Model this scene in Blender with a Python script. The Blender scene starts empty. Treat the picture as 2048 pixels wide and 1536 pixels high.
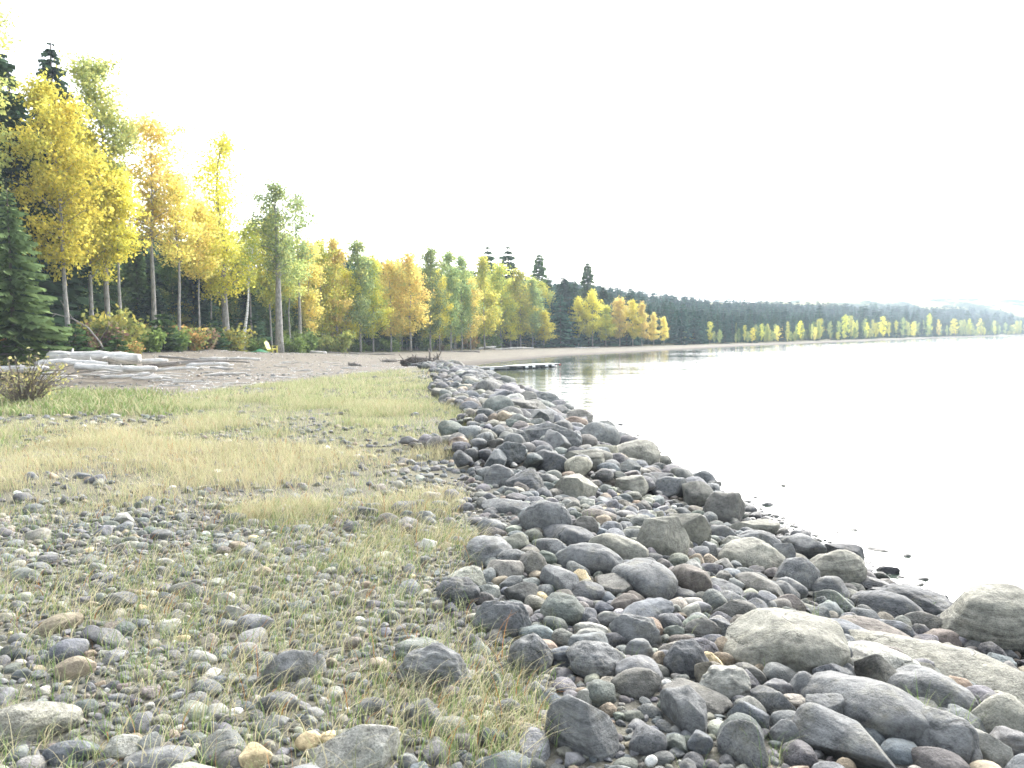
import bpy, bmesh, math, random
import numpy as np
from mathutils import Vector, Matrix, Euler, noise as mnoise

# ------------------------------------------------------------------ camera, sky, sun, exposure
scene = bpy.context.scene
COL = scene.collection
R = math.radians
FPX = 1607.0                       # focal length in photo pixels (2048 wide)
CAM = np.array([0.0, 0.0, 1.85])
PITCH = math.atan((768 - 674) / FPX)
ROLL = 0.0100
cam = bpy.data.cameras.new('camera')
cam.sensor_width = 36.0
cam.lens = 36.0 * FPX / 2048.0
cam.clip_start = 0.05
cam.clip_end = 9000
cam.dof.use_dof = True
cam.dof.focus_distance = 7.0
cam.dof.aperture_fstop = 4.0
camo = bpy.data.objects.new('camera', cam)
COL.objects.link(camo)
fwd = Vector((0, math.cos(PITCH), -math.sin(PITCH)))
up0 = Vector((0, math.sin(PITCH), math.cos(PITCH)))
rt0 = Vector((1, 0, 0))
# horizon falls towards the left of the picture: the camera is rolled
rt = rt0 * math.cos(ROLL) - up0 * math.sin(ROLL)
upv = up0 * math.cos(ROLL) + rt0 * math.sin(ROLL)
M = Matrix((rt, upv, -fwd)).transposed().to_4x4()
M.translation = Vector(CAM)
camo.matrix_world = M
scene.camera = camo

SUN_EL, SUN_AZ = R(36), R(24)
world = bpy.data.worlds.new('World')
scene.world = world
world.use_nodes = True
wn = world.node_tree.nodes
wl = world.node_tree.links
wn.clear()
sky = wn.new('ShaderNodeTexSky')
sky.sky_type = 'NISHITA'
sky.sun_disc = False
sky.sun_elevation = SUN_EL
sky.sun_rotation = SUN_AZ
sky.air_density = 1.0
sky.dust_density = 4.0
bw = wn.new('ShaderNodeRGBToBW')
mixs = wn.new('ShaderNodeMix'); mixs.data_type = 'RGBA'
mixs.inputs[0].default_value = 0.70                # an even white overcast
bgn = wn.new('ShaderNodeBackground')
bgn.inputs['Strength'].default_value = 0.10
wo = wn.new('ShaderNodeOutputWorld')
wl.new(sky.outputs[0], bw.inputs[0])
wl.new(sky.outputs[0], mixs.inputs[6])
wl.new(bw.outputs[0], mixs.inputs[7])
wl.new(mixs.outputs[2], bgn.inputs[0])
wl.new(bgn.outputs[0], wo.inputs[0])

sun = bpy.data.lights.new('sun', 'SUN')
sun.energy = 0.9
sun.angle = R(60)
sun.color = (1.0, 0.995, 0.985)
suno = bpy.data.objects.new('sun', sun)
COL.objects.link(suno)
sd = Vector((math.sin(SUN_AZ) * math.cos(SUN_EL), math.cos(SUN_AZ) * math.cos(SUN_EL), math.sin(SUN_EL)))
suno.rotation_euler = sd.to_track_quat('Z', 'Y').to_euler()
suno.location = (0, 0, 60)

vs = scene.view_settings
vs.view_transform = 'Standard'
vs.look = 'None'
vs.exposure = 3.0
vs.gamma = 1.0
vs.use_curve_mapping = False
scene.cycles.use_denoising = True
scene.cycles.max_bounces = 6
scene.cycles.transparent_max_bounces = 6
scene.cycles.volume_bounces = 1
scene.cycles.caustics_reflective = False
scene.cycles.caustics_refractive = False

# ------------------------------------------------------------------ pixel <-> place
nrt, nup, nfw = np.array(rt), np.array(upv), np.array(fwd)


def ray(px, py):
    v = nfw + nrt * ((px - 1024) / FPX) + nup * ((768 - py) / FPX)
    return v


def on_z(px, py, z):
    v = ray(px, py)
    t = (z - CAM[2]) / v[2]
    return CAM + v * t


def at_y(px, py, Y):
    v = ray(px, py)
    return CAM + v * (Y / v[1])


def project(p):
    q = np.asarray(p, float) - CAM
    w = q @ nfw
    w = np.where(w < 0.05, 0.05, w)
    return 1024 + FPX * (q @ nrt) / w, 768 - FPX * (q @ nup) / w, q @ nfw


# ------------------------------------------------------------------ ground shape
WATER = -0.6
S_px = [(1890, 1235), (1620, 1088), (1330, 938), (1215, 884), (1120, 824), (1045, 792), (990, 759), (945, 744)]
S = [(9.0, -14), (6.6, 1.5), (5.2, 4.0)] + [tuple(on_z(x, y, WATER)[:2]) for x, y in S_px]
tip = S[-1]
S += [(tip[0] - 1.6, tip[1] + 3), (tip[0] - 1.4, tip[1] + 8)]
S += [tuple(on_z(x, y, WATER)[:2]) for x, y in [(985, 726), (1113, 713.5), (1230, 707), (1340, 701), (1500, 691.8), (1700, 683.6), (1900, 675.6), (2048, 671.2)]]
dx, dy = S[-1][0] - S[-2][0], S[-1][1] - S[-2][1]
S.append((S[-1][0] + dx * 8, S[-1][1] + dy * 8))
S = np.array(S)
T = [(-60, 30), (-34, 45), (-28.6, 51), (-26.7, 58), (-24, 66), (-21, 71), (-20.8, 86), (-17.4, 92), (-11, 106), (-7, 120), (-2.1, 138), (6.9, 145)]
far = S[-8:]
for i in range(3, len(far)):
    a = far[i] - far[i - 1]
    n = np.array([-a[1], a[0]]) / np.linalg.norm(a)
    T.append(tuple(far[i] + n * (9 if i < len(far) - 1 else 12)))
T = np.array(T)


def seg_dist(P, L):
    best = np.full(len(P), 1e9)
    for a, b in zip(L[:-1], L[1:]):
        ab = b - a
        t = np.clip(((P - a) @ ab) / (ab @ ab), 0, 1)
        d = np.linalg.norm(P - (a + t[:, None] * ab), axis=1)
        best = np.minimum(best, d)
    return best


def inside(P, poly):
    r = np.zeros(len(P), bool)
    x, y = P[:, 0], P[:, 1]
    j = len(poly) - 1
    for i in range(len(poly)):
        xi, yi = poly[i]
        xj, yj = poly[j]
        c = ((yi > y) != (yj > y)) & (x < (xj - xi) * (y - yi) / (yj - yi + 1e-12) + xi)
        r ^= c
        j = i
    return r


S_poly = [tuple(p) for p in S] + [(-9000, S[-1][1] + 10), (-9000, -14.5), (9, -14.5)]
T_poly = [tuple(p) for p in T] + [(-9000, T[-1][1] + 10), (-9000, 29)]


def sdist(P, L, poly):
    d = seg_dist(P, L)
    return np.where(inside(P, poly), d, -d)


def sm(a, b, x):
    t = np.clip((x - a) / (b - a), 0, 1)
    return t * t * (3 - 2 * t)


def vnoise(x, y, seed=0):
    """cheap smooth value noise, vectorised"""
    x, y = 0.83 * x - 0.56 * y, 0.56 * x + 0.83 * y
    xi, yi = np.floor(x).astype(np.int64), np.floor(y).astype(np.int64)
    xf, yf = x - xi, y - yi
    xf, yf = xf * xf * (3 - 2 * xf), yf * yf * (3 - 2 * yf)

    def h(a, b):
        n = (a * 374761393 + b * 668265263 + seed * 974711) & 0x7fffffff
        n = ((n ^ (n >> 13)) * 1274126177) & 0x7fffffff
        return ((n ^ (n >> 16)) & 0xffff) / 65535.0
    return (h(xi, yi) * (1 - xf) + h(xi + 1, yi) * xf) * (1 - yf) + (h(xi, yi + 1) * (1 - xf) + h(xi + 1, yi + 1) * xf) * yf


def zones(P):
    d = sdist(P, S, S_poly)
    e = sdist(P, T, T_poly)
    return d, e


ZT_Y = [0, 30, 45, 60, 68, 88, 108, 142, 200, 4000]
ZT_Z = [0.9, 1.0, 1.25, 1.35, 0.75, 0.3, 0.02, -0.2, -0.28, -0.28]


def height(P, de=None):
    P = np.asarray(P, float).reshape(-1, 2)
    d, e = zones(P) if de is None else de
    x, y = P[:, 0], P[:, 1]
    w = sm(50, 64, y)                                     # 0: rocky shore, 1: bay beach
    near = -0.6 + 0.62 * sm(0, 3.7, d) + 0.16 * np.exp(-((d - 2.0) / 0.9) ** 2) * sm(9, 14, y)
    bay = -0.6 + 0.42 * (1 - np.exp(-np.maximum(d, 0) / 9.0))
    z = near * (1 - w) + bay * w
    zt = np.interp(y, ZT_Y, ZT_Z)
    rise = sm(-17, 0.5, e) * sm(0, 6, d)
    base = z
    z = base + (zt - base) * rise * (sm(16, 30, y))
    z = z + np.where(e > 0, np.minimum(e * 0.035, 10), 0) * sm(16, 30, y)
    z = np.where(d < 0, WATER + np.maximum(d * 0.28, -3.2), z)
    dry = sm(0.3, 2.0, d)
    z = z + dry * ((vnoise(x * 0.45, y * 0.45, 3) - 0.5) * 0.10 + (vnoise(x * 1.7, y * 1.7, 4) - 0.5) * 0.05) * np.exp(-np.abs(y) / 150)
    return z


def hgt(x, y):
    return float(height([(x, y)])[0])


def ground_hit(px, py, lift=0.0):
    z = 0.0
    p = on_z(px, py, z)
    for _ in range(14):
        p = on_z(px, py, z)
        z = 0.5 * z + 0.5 * (max(hgt(p[0], p[1]), WATER - 0.1) + lift)
    return p


# ------------------------------------------------------------------ helpers
def tag(o, label=None, cat=None, group=None, kind=None):
    if label: o['label'] = label
    if cat: o['category'] = cat
    if group: o['group'] = group
    if kind: o['kind'] = kind
    return o


def link(name, me, mat=None, parent=None):
    o = bpy.data.objects.new(name, me)
    COL.objects.link(o)
    if mat is not None and me is not None and not me.materials:
        me.materials.append(mat)
    if parent is not None:
        o.parent = parent
    return o


def empty(name, loc, rz=0.0):
    o = bpy.data.objects.new(name, None)
    o.empty_display_size = 0.3
    COL.objects.link(o)
    o.location = loc
    o.rotation_euler = (0, 0, rz)
    return o


def np_mesh(name, V, F, cols=None, smooth=False, zone=None):
    """mesh from numpy arrays; F is (n,3) or (n,4)"""
    V = np.asarray(V, np.float32)
    F = np.asarray(F, np.int32)
    me = bpy.data.meshes.new(name)
    me.vertices.add(len(V))
    me.vertices.foreach_set('co', V.ravel())
    k = F.shape[1]
    me.loops.add(F.size)
    me.loops.foreach_set('vertex_index', F.ravel())
    me.polygons.add(len(F))
    me.polygons.foreach_set('loop_start', np.arange(0, F.size, k, dtype=np.int32))
    me.polygons.foreach_set('use_smooth', np.full(len(F), smooth, bool))
    me.update(calc_edges=True)
    if cols is not None:
        a = me.attributes.new('col', 'FLOAT_COLOR', 'POINT')
        c = np.ones((len(V), 4), np.float32)
        c[:, :3] = cols
        a.data.foreach_set('color', c.ravel())
    return me


class Tubes:
    """collects tapered tubes and boxes into one mesh"""
    def __init__(s):
        s.v, s.f, s.c = [], [], []

    def tube(s, pts, rad, n=7, col=(1, 1, 1), cap=True, wob=0.0, rng=None):
        pts = [Vector(p) for p in pts]
        base = len(s.v)
        ref = Vector((0.31, 0.17, 0.93))
        for i, p in enumerate(pts):
            t = (pts[min(i + 1, len(pts) - 1)] - pts[max(i - 1, 0)]).normalized()
            if abs(t.dot(ref)) > 0.97:
                ref = Vector((1, 0.1, 0))
            a = t.cross(ref).normalized()
            b = t.cross(a)
            for k in range(n):
                an = 2 * math.pi * k / n
                r = rad[i] * (1 + (rng.uniform(-wob, wob) if rng else 0))
                s.v.append(p + (a * math.cos(an) + b * math.sin(an)) * r)
                s.c.append(col)
        for i in range(len(pts) - 1):
            for k in range(n):
                q = base + i * n
                s.f.append((q + k, q + (k + 1) % n, q + n + (k + 1) % n, q + n + k))
        if cap:
            for i, sgn in ((0, 1), (len(pts) - 1, -1)):
                c = len(s.v)
                s.v.append(pts[i].copy()); s.c.append(col)
                q = base + i * n
                for k in range(n):
                    a, b = q + k, q + (k + 1) % n
                    s.f.append((c, b, a, a) if sgn > 0 else (c, a, b, b))

    def box(s, c, size, rot=None, col=(1, 1, 1)):
        base = len(s.v)
        for dx in (-.5, .5):
            for dy in (-.5, .5):
                for dz in (-.5, .5):
                    v = Vector((dx * size[0], dy * size[1], dz * size[2]))
                    if rot is not None: v = rot @ v
                    s.v.append(Vector(c) + v); s.c.append(col)
        for q in ((0, 1, 3, 2), (4, 6, 7, 5), (0, 4, 5, 1), (2, 3, 7, 6), (0, 2, 6, 4), (1, 5, 7, 3)):
            s.f.append(tuple(base + i for i in q))

    def mesh(s, name, smooth=True):
        me = bpy.data.meshes.new(name)
        faces = [tuple(dict.fromkeys(f)) for f in s.f]
        me.from_pydata([tuple(v) for v in s.v], [], faces)
        a = me.attributes.new('col', 'FLOAT_COLOR', 'POINT')
        c = np.ones((len(s.v), 4), np.float32)
        c[:, :3] = np.array(s.c, np.float32)
        a.data.foreach_set('color', c.ravel())
        me.polygons.foreach_set('use_smooth', [smooth] * len(me.polygons))
        me.update()
        return me


# ------------------------------------------------------------------ materials
def new_mat(name):
    m = bpy.data.materials.new(name)
    m.use_nodes = True
    nt = m.node_tree
    nt.nodes.clear()
    return m, nt.nodes, nt.links


def nz(N, L, vec, scale, detail=4, rough=0.6):
    n = N.new('ShaderNodeTexNoise')
    n.inputs['Scale'].default_value = scale
    n.inputs['Detail'].default_value = detail
    n.inputs['Roughness'].default_value = rough
    if vec is not None:
        L.new(vec, n.inputs['Vector'])
    return n


def ramp(N, L, fac, stops):
    r = N.new('ShaderNodeValToRGB')
    el = r.color_ramp.elements
    while len(el) > 1:
        el.remove(el[-1])
    for i, (p, c) in enumerate(stops):
        e = el[0] if i == 0 else el.new(p)
        e.position = p
        e.color = (c, c, c, 1) if not isinstance(c, tuple) else (*c, 1)
    L.new(fac, r.inputs[0])
    return r


def mixc(N, L, fac, a, b, mode='MIX'):
    m = N.new('ShaderNodeMix')
    m.data_type = 'RGBA'
    m.blend_type = mode
    for s, v in ((m.inputs[0], fac), (m.inputs[6], a), (m.inputs[7], b)):
        if isinstance(v, (int, float)):
            s.default_value = v
        elif isinstance(v, tuple):
            s.default_value = (*v, 1)
        else:
            L.new(v, s)
    return m.outputs[2]


def math_n(N, L, op, a, b=None):
    m = N.new('ShaderNodeMath')
    m.operation = op
    for s, v in ((m.inputs[0], a), (m.inputs[1], b)):
        if v is None: continue
        if isinstance(v, (int, float)): s.default_value = v
        else: L.new(v, s)
    return m.outputs[0]


def rock_material(name, instanced=False):
    m, N, L = new_mat(name)
    geo = N.new('ShaderNodeNewGeometry')
    pos = geo.outputs['Position']
    if instanced:
        at = N.new('ShaderNodeAttribute')
        at.attribute_type = 'INSTANCER'
        at.attribute_name = 'tint'
        base = at.outputs['Color']
        rnd = at.outputs['Alpha']
    else:
        oi = N.new('ShaderNodeObjectInfo')
        base = oi.outputs['Color']
        rnd = oi.outputs['Random']
        off = N.new('ShaderNodeVectorMath'); off.operation = 'ADD'
        sc = N.new('ShaderNodeVectorMath'); sc.operation = 'SCALE'
        sc.inputs[0].default_value = (37, 53, 29)
        L.new(rnd, sc.inputs['Scale'])
        L.new(pos, off.inputs[0]); L.new(sc.outputs[0], off.inputs[1])
        pos = off.outputs[0]
    big = nz(N, L, pos, 3.2, 5, 0.62)
    mid = nz(N, L, pos, 21, 5, 0.7)
    spk = nz(N, L, pos, 95, 3, 0.75)
    c = mixc(N, L, 1.0, base, ramp(N, L, big.outputs[0], [(0.30, 0.72), (0.52, 1.0), (0.72, 1.22)]).outputs[0], 'MULTIPLY')
    c = mixc(N, L, 1.0, c, ramp(N, L, mid.outputs[0], [(0.34, 0.72), (0.5, 1.0), (0.68, 1.25)]).outputs[0], 'MULTIPLY')
    oi2 = N.new('ShaderNodeObjectInfo')
    rr1 = math_n(N, L, 'FRACT', math_n(N, L, 'MULTIPLY', oi2.outputs['Random'], 7.31))
    rr2 = math_n(N, L, 'FRACT', math_n(N, L, 'MULTIPLY', oi2.outputs['Random'], 13.77))
    rr3 = math_n(N, L, 'FRACT', math_n(N, L, 'MULTIPLY', oi2.outputs['Random'], 23.11))
    c = mixc(N, L, ramp(N, L, rr1, [(0.2, 0.15), (0.8, 1.0)]).outputs[0], c, mixc(N, L, 1.0, c, ramp(N, L, spk.outputs[0], [(0.36, 0.55), (0.48, 1.0), (0.6, 1.12), (0.72, 1.5)]).outputs[0], 'MULTIPLY'))
    # bedded stones: thin layers
    mps = N.new('ShaderNodeMapping'); mps.inputs['Scale'].default_value = (3.0, 4.0, 34.0); mps.inputs['Rotation'].default_value = (0.5, 0.35, 0.2)
    L.new(pos, mps.inputs[0])
    lay = nz(N, L, mps.outputs[0], 1.0, 4, 0.6)
    layf = ramp(N, L, rr2, [(0.60, 0.0), (0.66, 0.85)])
    c = mixc(N, L, layf.outputs[0], c, mixc(N, L, 1.0, c, ramp(N, L, lay.outputs[0], [(0.36, 0.62), (0.5, 1.0), (0.64, 1.25)]).outputs[0], 'MULTIPLY'))
    # hairline cracks and broken seams
    wrp = N.new('ShaderNodeVectorMath'); wrp.operation = 'ADD'
    wsc = N.new('ShaderNodeVectorMath'); wsc.operation = 'SCALE'; wsc.inputs['Scale'].default_value = 0.35
    L.new(big.outputs['Color'], wsc.inputs[0]); L.new(pos, wrp.inputs[0]); L.new(wsc.outputs[0], wrp.inputs[1])
    vc = N.new('ShaderNodeTexVoronoi'); vc.feature = 'DISTANCE_TO_EDGE'; vc.inputs['Scale'].default_value = 1.9
    L.new(wrp.outputs[0], vc.inputs['Vector'])
    crk = ramp(N, L, vc.outputs['Distance'], [(0.0, 0.30), (0.022, 1.0)])
    crf0 = ramp(N, L, rr3, [(0.60, 0.0), (0.66, 0.8)])
    crf = ramp(N, L, math_n(N, L, 'MULTIPLY', crf0.outputs[0], big.outputs[0]), [(0.36, 0.0), (0.46, 0.85)])
    c = mixc(N, L, crf.outputs[0], c, mixc(N, L, 1.0, c, crk.outputs[0], 'MULTIPLY'))
    blot = nz(N, L, pos, 5.0, 6, 0.72)
    c = mixc(N, L, 1.0, c, ramp(N, L, blot.outputs[0], [(0.36, 0.55), (0.47, 0.95), (0.60, 1.05), (0.72, 1.3)]).outputs[0], 'MULTIPLY')
    # faint buff lichen bloom
    lich = nz(N, L, pos, 6.5, 6, 0.75)
    lf = ramp(N, L, lich.outputs[0], [(0.52, 0.0), (0.66, 0.42)])
    c = mixc(N, L, lf.outputs[0], c, mixc(N, L, 0.55, c, (0.30, 0.285, 0.20)))
    # wet just above the water line
    sep = N.new('ShaderNodeSeparateXYZ')
    L.new(geo.outputs['Position'], sep.inputs[0])
    wz = math_n(N, L, 'ADD', sep.outputs[2], math_n(N, L, 'MULTIPLY', mid.outputs[0], 0.10))
    wet = ramp(N, L, math_n(N, L, 'ADD', wz, 1.0), [(0.46, 1.0), (0.60, 0.0)])
    c = mixc(N, L, wet.outputs[0], c, mixc(N, L, 1.0, c, (0.42, 0.42, 0.42), 'MULTIPLY'))
    b = N.new('ShaderNodeBsdfPrincipled')
    L.new(c, b.inputs['Base Color'])
    ro = math_n(N, L, 'SUBTRACT', 0.88, math_n(N, L, 'MULTIPLY', wet.outputs[0], 0.5))
    L.new(ro, b.inputs['Roughness'])
    b.inputs['Specular IOR Level'].default_value = 0.3
    hsum = math_n(N, L, 'ADD', math_n(N, L, 'MULTIPLY', mid.outputs[0], 1.0), math_n(N, L, 'MULTIPLY', spk.outputs[0], 0.35))
    hsum = math_n(N, L, 'ADD', hsum, math_n(N, L, 'MULTIPLY', math_n(N, L, 'MULTIPLY', lay.outputs[0], layf.outputs[0]), 0.9))
    hsum = math_n(N, L, 'ADD', hsum, math_n(N, L, 'MULTIPLY', math_n(N, L, 'MULTIPLY', crk.outputs[0], crf.outputs[0]), 0.5))
    bp = N.new('ShaderNodeBump')
    bp.inputs['Strength'].default_value = 0.75
    bp.inputs['Distance'].default_value = 0.024
    L.new(hsum, bp.inputs['Height'])
    L.new(bp.outputs[0], b.inputs['Normal'])
    o = N.new('ShaderNodeOutputMaterial')
    L.new(b.outputs[0], o.inputs[0])
    return m


def leaf_material(name, trans=0.42, hue=0.0):
    m, N, L = new_mat(name)
    at = N.new('ShaderNodeAttribute'); at.attribute_name = 'col'
    oi = N.new('ShaderNodeObjectInfo')
    v = math_n(N, L, 'ADD', 0.86, math_n(N, L, 'MULTIPLY', oi.outputs['Random'], 0.28))
    hs = N.new('ShaderNodeHueSaturation')
    L.new(v, hs.inputs['Value'])
    hs.inputs['Saturation'].default_value = 1.0
    L.new(math_n(N, L, 'ADD', 0.49, math_n(N, L, 'MULTIPLY', oi.outputs['Random'], 0.02)), hs.inputs['Hue'])
    L.new(at.outputs['Color'], hs.inputs['Color'])
    d = N.new('ShaderNodeBsdfDiffuse'); t = N.new('ShaderNodeBsdfTranslucent')
    L.new(hs.outputs[0], d.inputs[0]); L.new(hs.outputs[0], t.inputs[0])
    mx = N.new('ShaderNodeMixShader'); mx.inputs[0].default_value = trans
    L.new(d.outputs[0], mx.inputs[1]); L.new(t.outputs[0], mx.inputs[2])
    o = N.new('ShaderNodeOutputMaterial')
    L.new(mx.outputs[0], o.inputs[0])
    return m


def bark_material(name, c1, c2, marks=False):
    m, N, L = new_mat(name)
    geo = N.new('ShaderNodeNewGeometry')
    mp = N.new('ShaderNodeMapping')
    mp.inputs['Scale'].default_value = (6, 6, 1.3) if not marks else (1.2, 1.2, 5)
    L.new(geo.outputs['Position'], mp.inputs[0])
    n = nz(N, L, mp.outputs[0], 2.2, 6, 0.7)
    r = ramp(N, L, n.outputs[0], [(0.35, c1), (0.62, c2)] if not marks else [(0.40, c1), (0.46, c2), (0.7, c2)])
    b = N.new('ShaderNodeBsdfPrincipled')
    L.new(r.outputs[0], b.inputs['Base Color'])
    b.inputs['Roughness'].default_value = 0.9
    b.inputs['Specular IOR Level'].default_value = 0.15
    bp = N.new('ShaderNodeBump'); bp.inputs['Strength'].default_value = 0.6; bp.inputs['Distance'].default_value = 0.03
    L.new(n.outputs[0], bp.inputs['Height']); L.new(bp.outputs[0], b.inputs['Normal'])
    o = N.new('ShaderNodeOutputMaterial'); L.new(b.outputs[0], o.inputs[0])
    return m


def wood_material(name, c1, c2, c3):
    m, N, L = new_mat(name)
    tc = N.new('ShaderNodeTexCoord')
    mp = N.new('ShaderNodeMapping'); mp.inputs['Scale'].default_value = (0.5, 7, 7)
    L.new(tc.outputs['Object'], mp.inputs[0])
    n = nz(N, L, mp.outputs[0], 2.4, 7, 0.7)
    n2 = nz(N, L, tc.outputs['Object'], 1.1, 4, 0.6)
    r = ramp(N, L, n.outputs[0], [(0.30, c1), (0.44, c2), (0.62, c3)])
    c = mixc(N, L, 1.0, r.outputs[0], ramp(N, L, n2.outputs[0], [(0.35, 0.7), (0.6, 1.08)]).outputs[0], 'MULTIPLY')
    b = N.new('ShaderNodeBsdfPrincipled'); L.new(c, b.inputs['Base Color'])
    b.inputs['Roughness'].default_value = 0.85; b.inputs['Specular IOR Level'].default_value = 0.2
    bp = N.new('ShaderNodeBump'); bp.inputs['Strength'].default_value = 0.8; bp.inputs['Distance'].default_value = 0.02
    L.new(n.outputs[0], bp.inputs['Height']); L.new(bp.outputs[0], b.inputs['Normal'])
    o = N.new('ShaderNodeOutputMaterial'); L.new(b.outputs[0], o.inputs[0])
    return m


def plain_material(name, col, rough=0.6, var=0.15, scale=9):
    m, N, L = new_mat(name)
    geo = N.new('ShaderNodeNewGeometry')
    n = nz(N, L, geo.outputs['Position'], scale, 5, 0.65)
    c = mixc(N, L, 1.0, col, ramp(N, L, n.outputs[0], [(0.3, 1 - var), (0.65, 1 + var * 0.5)]).outputs[0], 'MULTIPLY')
    b = N.new('ShaderNodeBsdfPrincipled'); L.new(c, b.inputs['Base Color'])
    b.inputs['Roughness'].default_value = rough
    o = N.new('ShaderNodeOutputMaterial'); L.new(b.outputs[0], o.inputs[0])
    return m


MAT_ROCK = rock_material('lakeshore rock')
MAT_COB = rock_material('loose cobble', True)
MAT_LEAF = leaf_material('autumn leaf', 0.55)
MAT_NEEDLE = leaf_material('conifer needles', 0.12)
MAT_GRASS = leaf_material('grass blade', 0.30)
MAT_ASPEN = bark_material('grey aspen bark', (0.12, 0.113, 0.10), (0.38, 0.36, 0.33))
MAT_BIRCH = bark_material('white birch bark', (0.06, 0.055, 0.05), (0.78, 0.77, 0.74), True)
MAT_SPRUCE = bark_material('spruce bark', (0.05, 0.042, 0.035), (0.15, 0.125, 0.105))
MAT_LOG = wood_material('bleached driftwood', (0.13, 0.12, 0.11), (0.50, 0.48, 0.45), (0.72, 0.70, 0.66))
MAT_LOGD = wood_material('grey driftwood', (0.06, 0.055, 0.05), (0.22, 0.20, 0.18), (0.36, 0.33, 0.29))
MAT_ROOT = wood_material('dark root wood', (0.03, 0.026, 0.022), (0.085, 0.07, 0.058), (0.17, 0.14, 0.115))


def ground_material():
    m, N, L = new_mat('shore ground')
    geo = N.new('ShaderNodeNewGeometry')
    pos = geo.outputs['Position']
    at = N.new('ShaderNodeAttribute'); at.attribute_name = 'col'
    sp = N.new('ShaderNodeSeparateColor'); L.new(at.outputs['Color'], sp.inputs[0])
    n1 = nz(N, L, pos, 0.6, 5, 0.65)
    n2 = nz(N, L, pos, 7, 6, 0.75)
    n3 = nz(N, L, pos, 55, 4, 0.75)
    vor = N.new('ShaderNodeTexVoronoi'); vor.inputs['Scale'].default_value = 26
    L.new(pos, vor.inputs['Vector'])
    grav = ramp(N, L, n3.outputs[0], [(0.3, (0.06, 0.058, 0.052)), (0.5, (0.14, 0.136, 0.12)), (0.7, (0.26, 0.25, 0.22))]).outputs[0]
    grav = mixc(N, L, 0.5, grav, mixc(N, L, 1.0, (0.17, 0.16, 0.14), ramp(N, L, vor.outputs['Distance'], [(0.0, 1.2), (0.5, 0.6), (0.9, 0.1)]).outputs[0], 'MULTIPLY'))
    beach = ramp(N, L, n2.outputs[0], [(0.32, (0.085, 0.075, 0.061)), (0.52, (0.138, 0.122, 0.099)), (0.70, (0.205, 0.182, 0.150))]).outputs[0]
    beach = mixc(N, L, 1.0, beach, ramp(N, L, n3.outputs[0], [(0.34, 0.62), (0.5, 1.0), (0.68, 1.4)]).outputs[0], 'MULTIPLY')
    soil = ramp(N, L, n2.outputs[0], [(0.35, (0.075, 0.075, 0.045)), (0.6, (0.17, 0.16, 0.095)), (0.75, (0.20, 0.20, 0.10))]).outputs[0]
    floor = ramp(N, L, n2.outputs[0], [(0.35, (0.05, 0.05, 0.028)), (0.55, (0.10, 0.10, 0.045)), (0.7, (0.17, 0.125, 0.05))]).outputs[0]
    c = mixc(N, L, sp.outputs[1], grav, soil)
    c = mixc(N, L, sp.outputs[0], c, beach)
    c = mixc(N, L, sp.outputs[2], c, floor)
    c = mixc(N, L, 1.0, c, ramp(N, L, n1.outputs[0], [(0.3, 0.78), (0.7, 1.15)]).outputs[0], 'MULTIPLY')
    sz = N.new('ShaderNodeSeparateXYZ'); L.new(pos, sz.inputs[0])
    wet = ramp(N, L, math_n(N, L, 'ADD', sz.outputs[2], 1.0), [(0.43, 1.0), (0.56, 0.0)])
    c = mixc(N, L, wet.outputs[0], c, mixc(N, L, 1.0, c, (0.45, 0.43, 0.40), 'MULTIPLY'))
    b = N.new('ShaderNodeBsdfPrincipled'); L.new(c, b.inputs['Base Color'])
    b.inputs['Roughness'].default_value = 0.95; b.inputs['Specular IOR Level'].default_value = 0.1
    bp = N.new('ShaderNodeBump'); bp.inputs['Strength'].default_value = 0.8; bp.inputs['Distance'].default_value = 0.03
    L.new(math_n(N, L, 'ADD', n2.outputs[0], math_n(N, L, 'MULTIPLY', n3.outputs[0], 0.4)), bp.inputs['Height'])
    L.new(bp.outputs[0], b.inputs['Normal'])
    o = N.new('ShaderNodeOutputMaterial'); L.new(b.outputs[0], o.inputs[0])
    return m


def water_material():
    m, N, L = new_mat('lake water')
    geo = N.new('ShaderNodeNewGeometry')
    pos = geo.outputs['Position']
    mp = N.new('ShaderNodeMapping'); mp.inputs['Scale'].default_value = (0.42, 1.5, 1.0)
    mp.inputs['Rotation'].default_value = (0, 0, R(8))
    L.new(pos, mp.inputs[0])
    n0 = nz(N, L, mp.outputs[0], 0.16, 3, 0.5)
    n1 = nz(N, L, mp.outputs[0], 0.75, 3, 0.55)
    n2 = nz(N, L, mp.outputs[0], 3.4, 3, 0.6)
    n3 = nz(N, L, pos, 0.04, 3, 0.5)
    h = math_n(N, L, 'ADD', math_n(N, L, 'MULTIPLY', n1.outputs[0], 0.55), math_n(N, L, 'MULTIPLY', n2.outputs[0], 0.16))
    h = math_n(N, L, 'ADD', math_n(N, L, 'MULTIPLY', n0.outputs[0], 0.9), math_n(N, L, 'MULTIPLY', h, ramp(N, L, n3.outputs[0], [(0.35, 0.5), (0.65, 1.2)]).outputs[0]))
    bp = N.new('ShaderNodeBump'); bp.inputs['Strength'].default_value = 1.0; bp.inputs['Distance'].default_value = 0.075
    L.new(h, bp.inputs['Height'])
    b = N.new('ShaderNodeBsdfPrincipled')
    b.inputs['Base Color'].default_value = (0.06, 0.075, 0.06, 1)
    b.inputs['Roughness'].default_value = 0.03
    b.inputs['IOR'].default_value = 1.333
    L.new(bp.outputs[0], b.inputs['Normal'])
    o = N.new('ShaderNodeOutputMaterial'); L.new(b.outputs[0], o.inputs[0])
    return m


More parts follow.
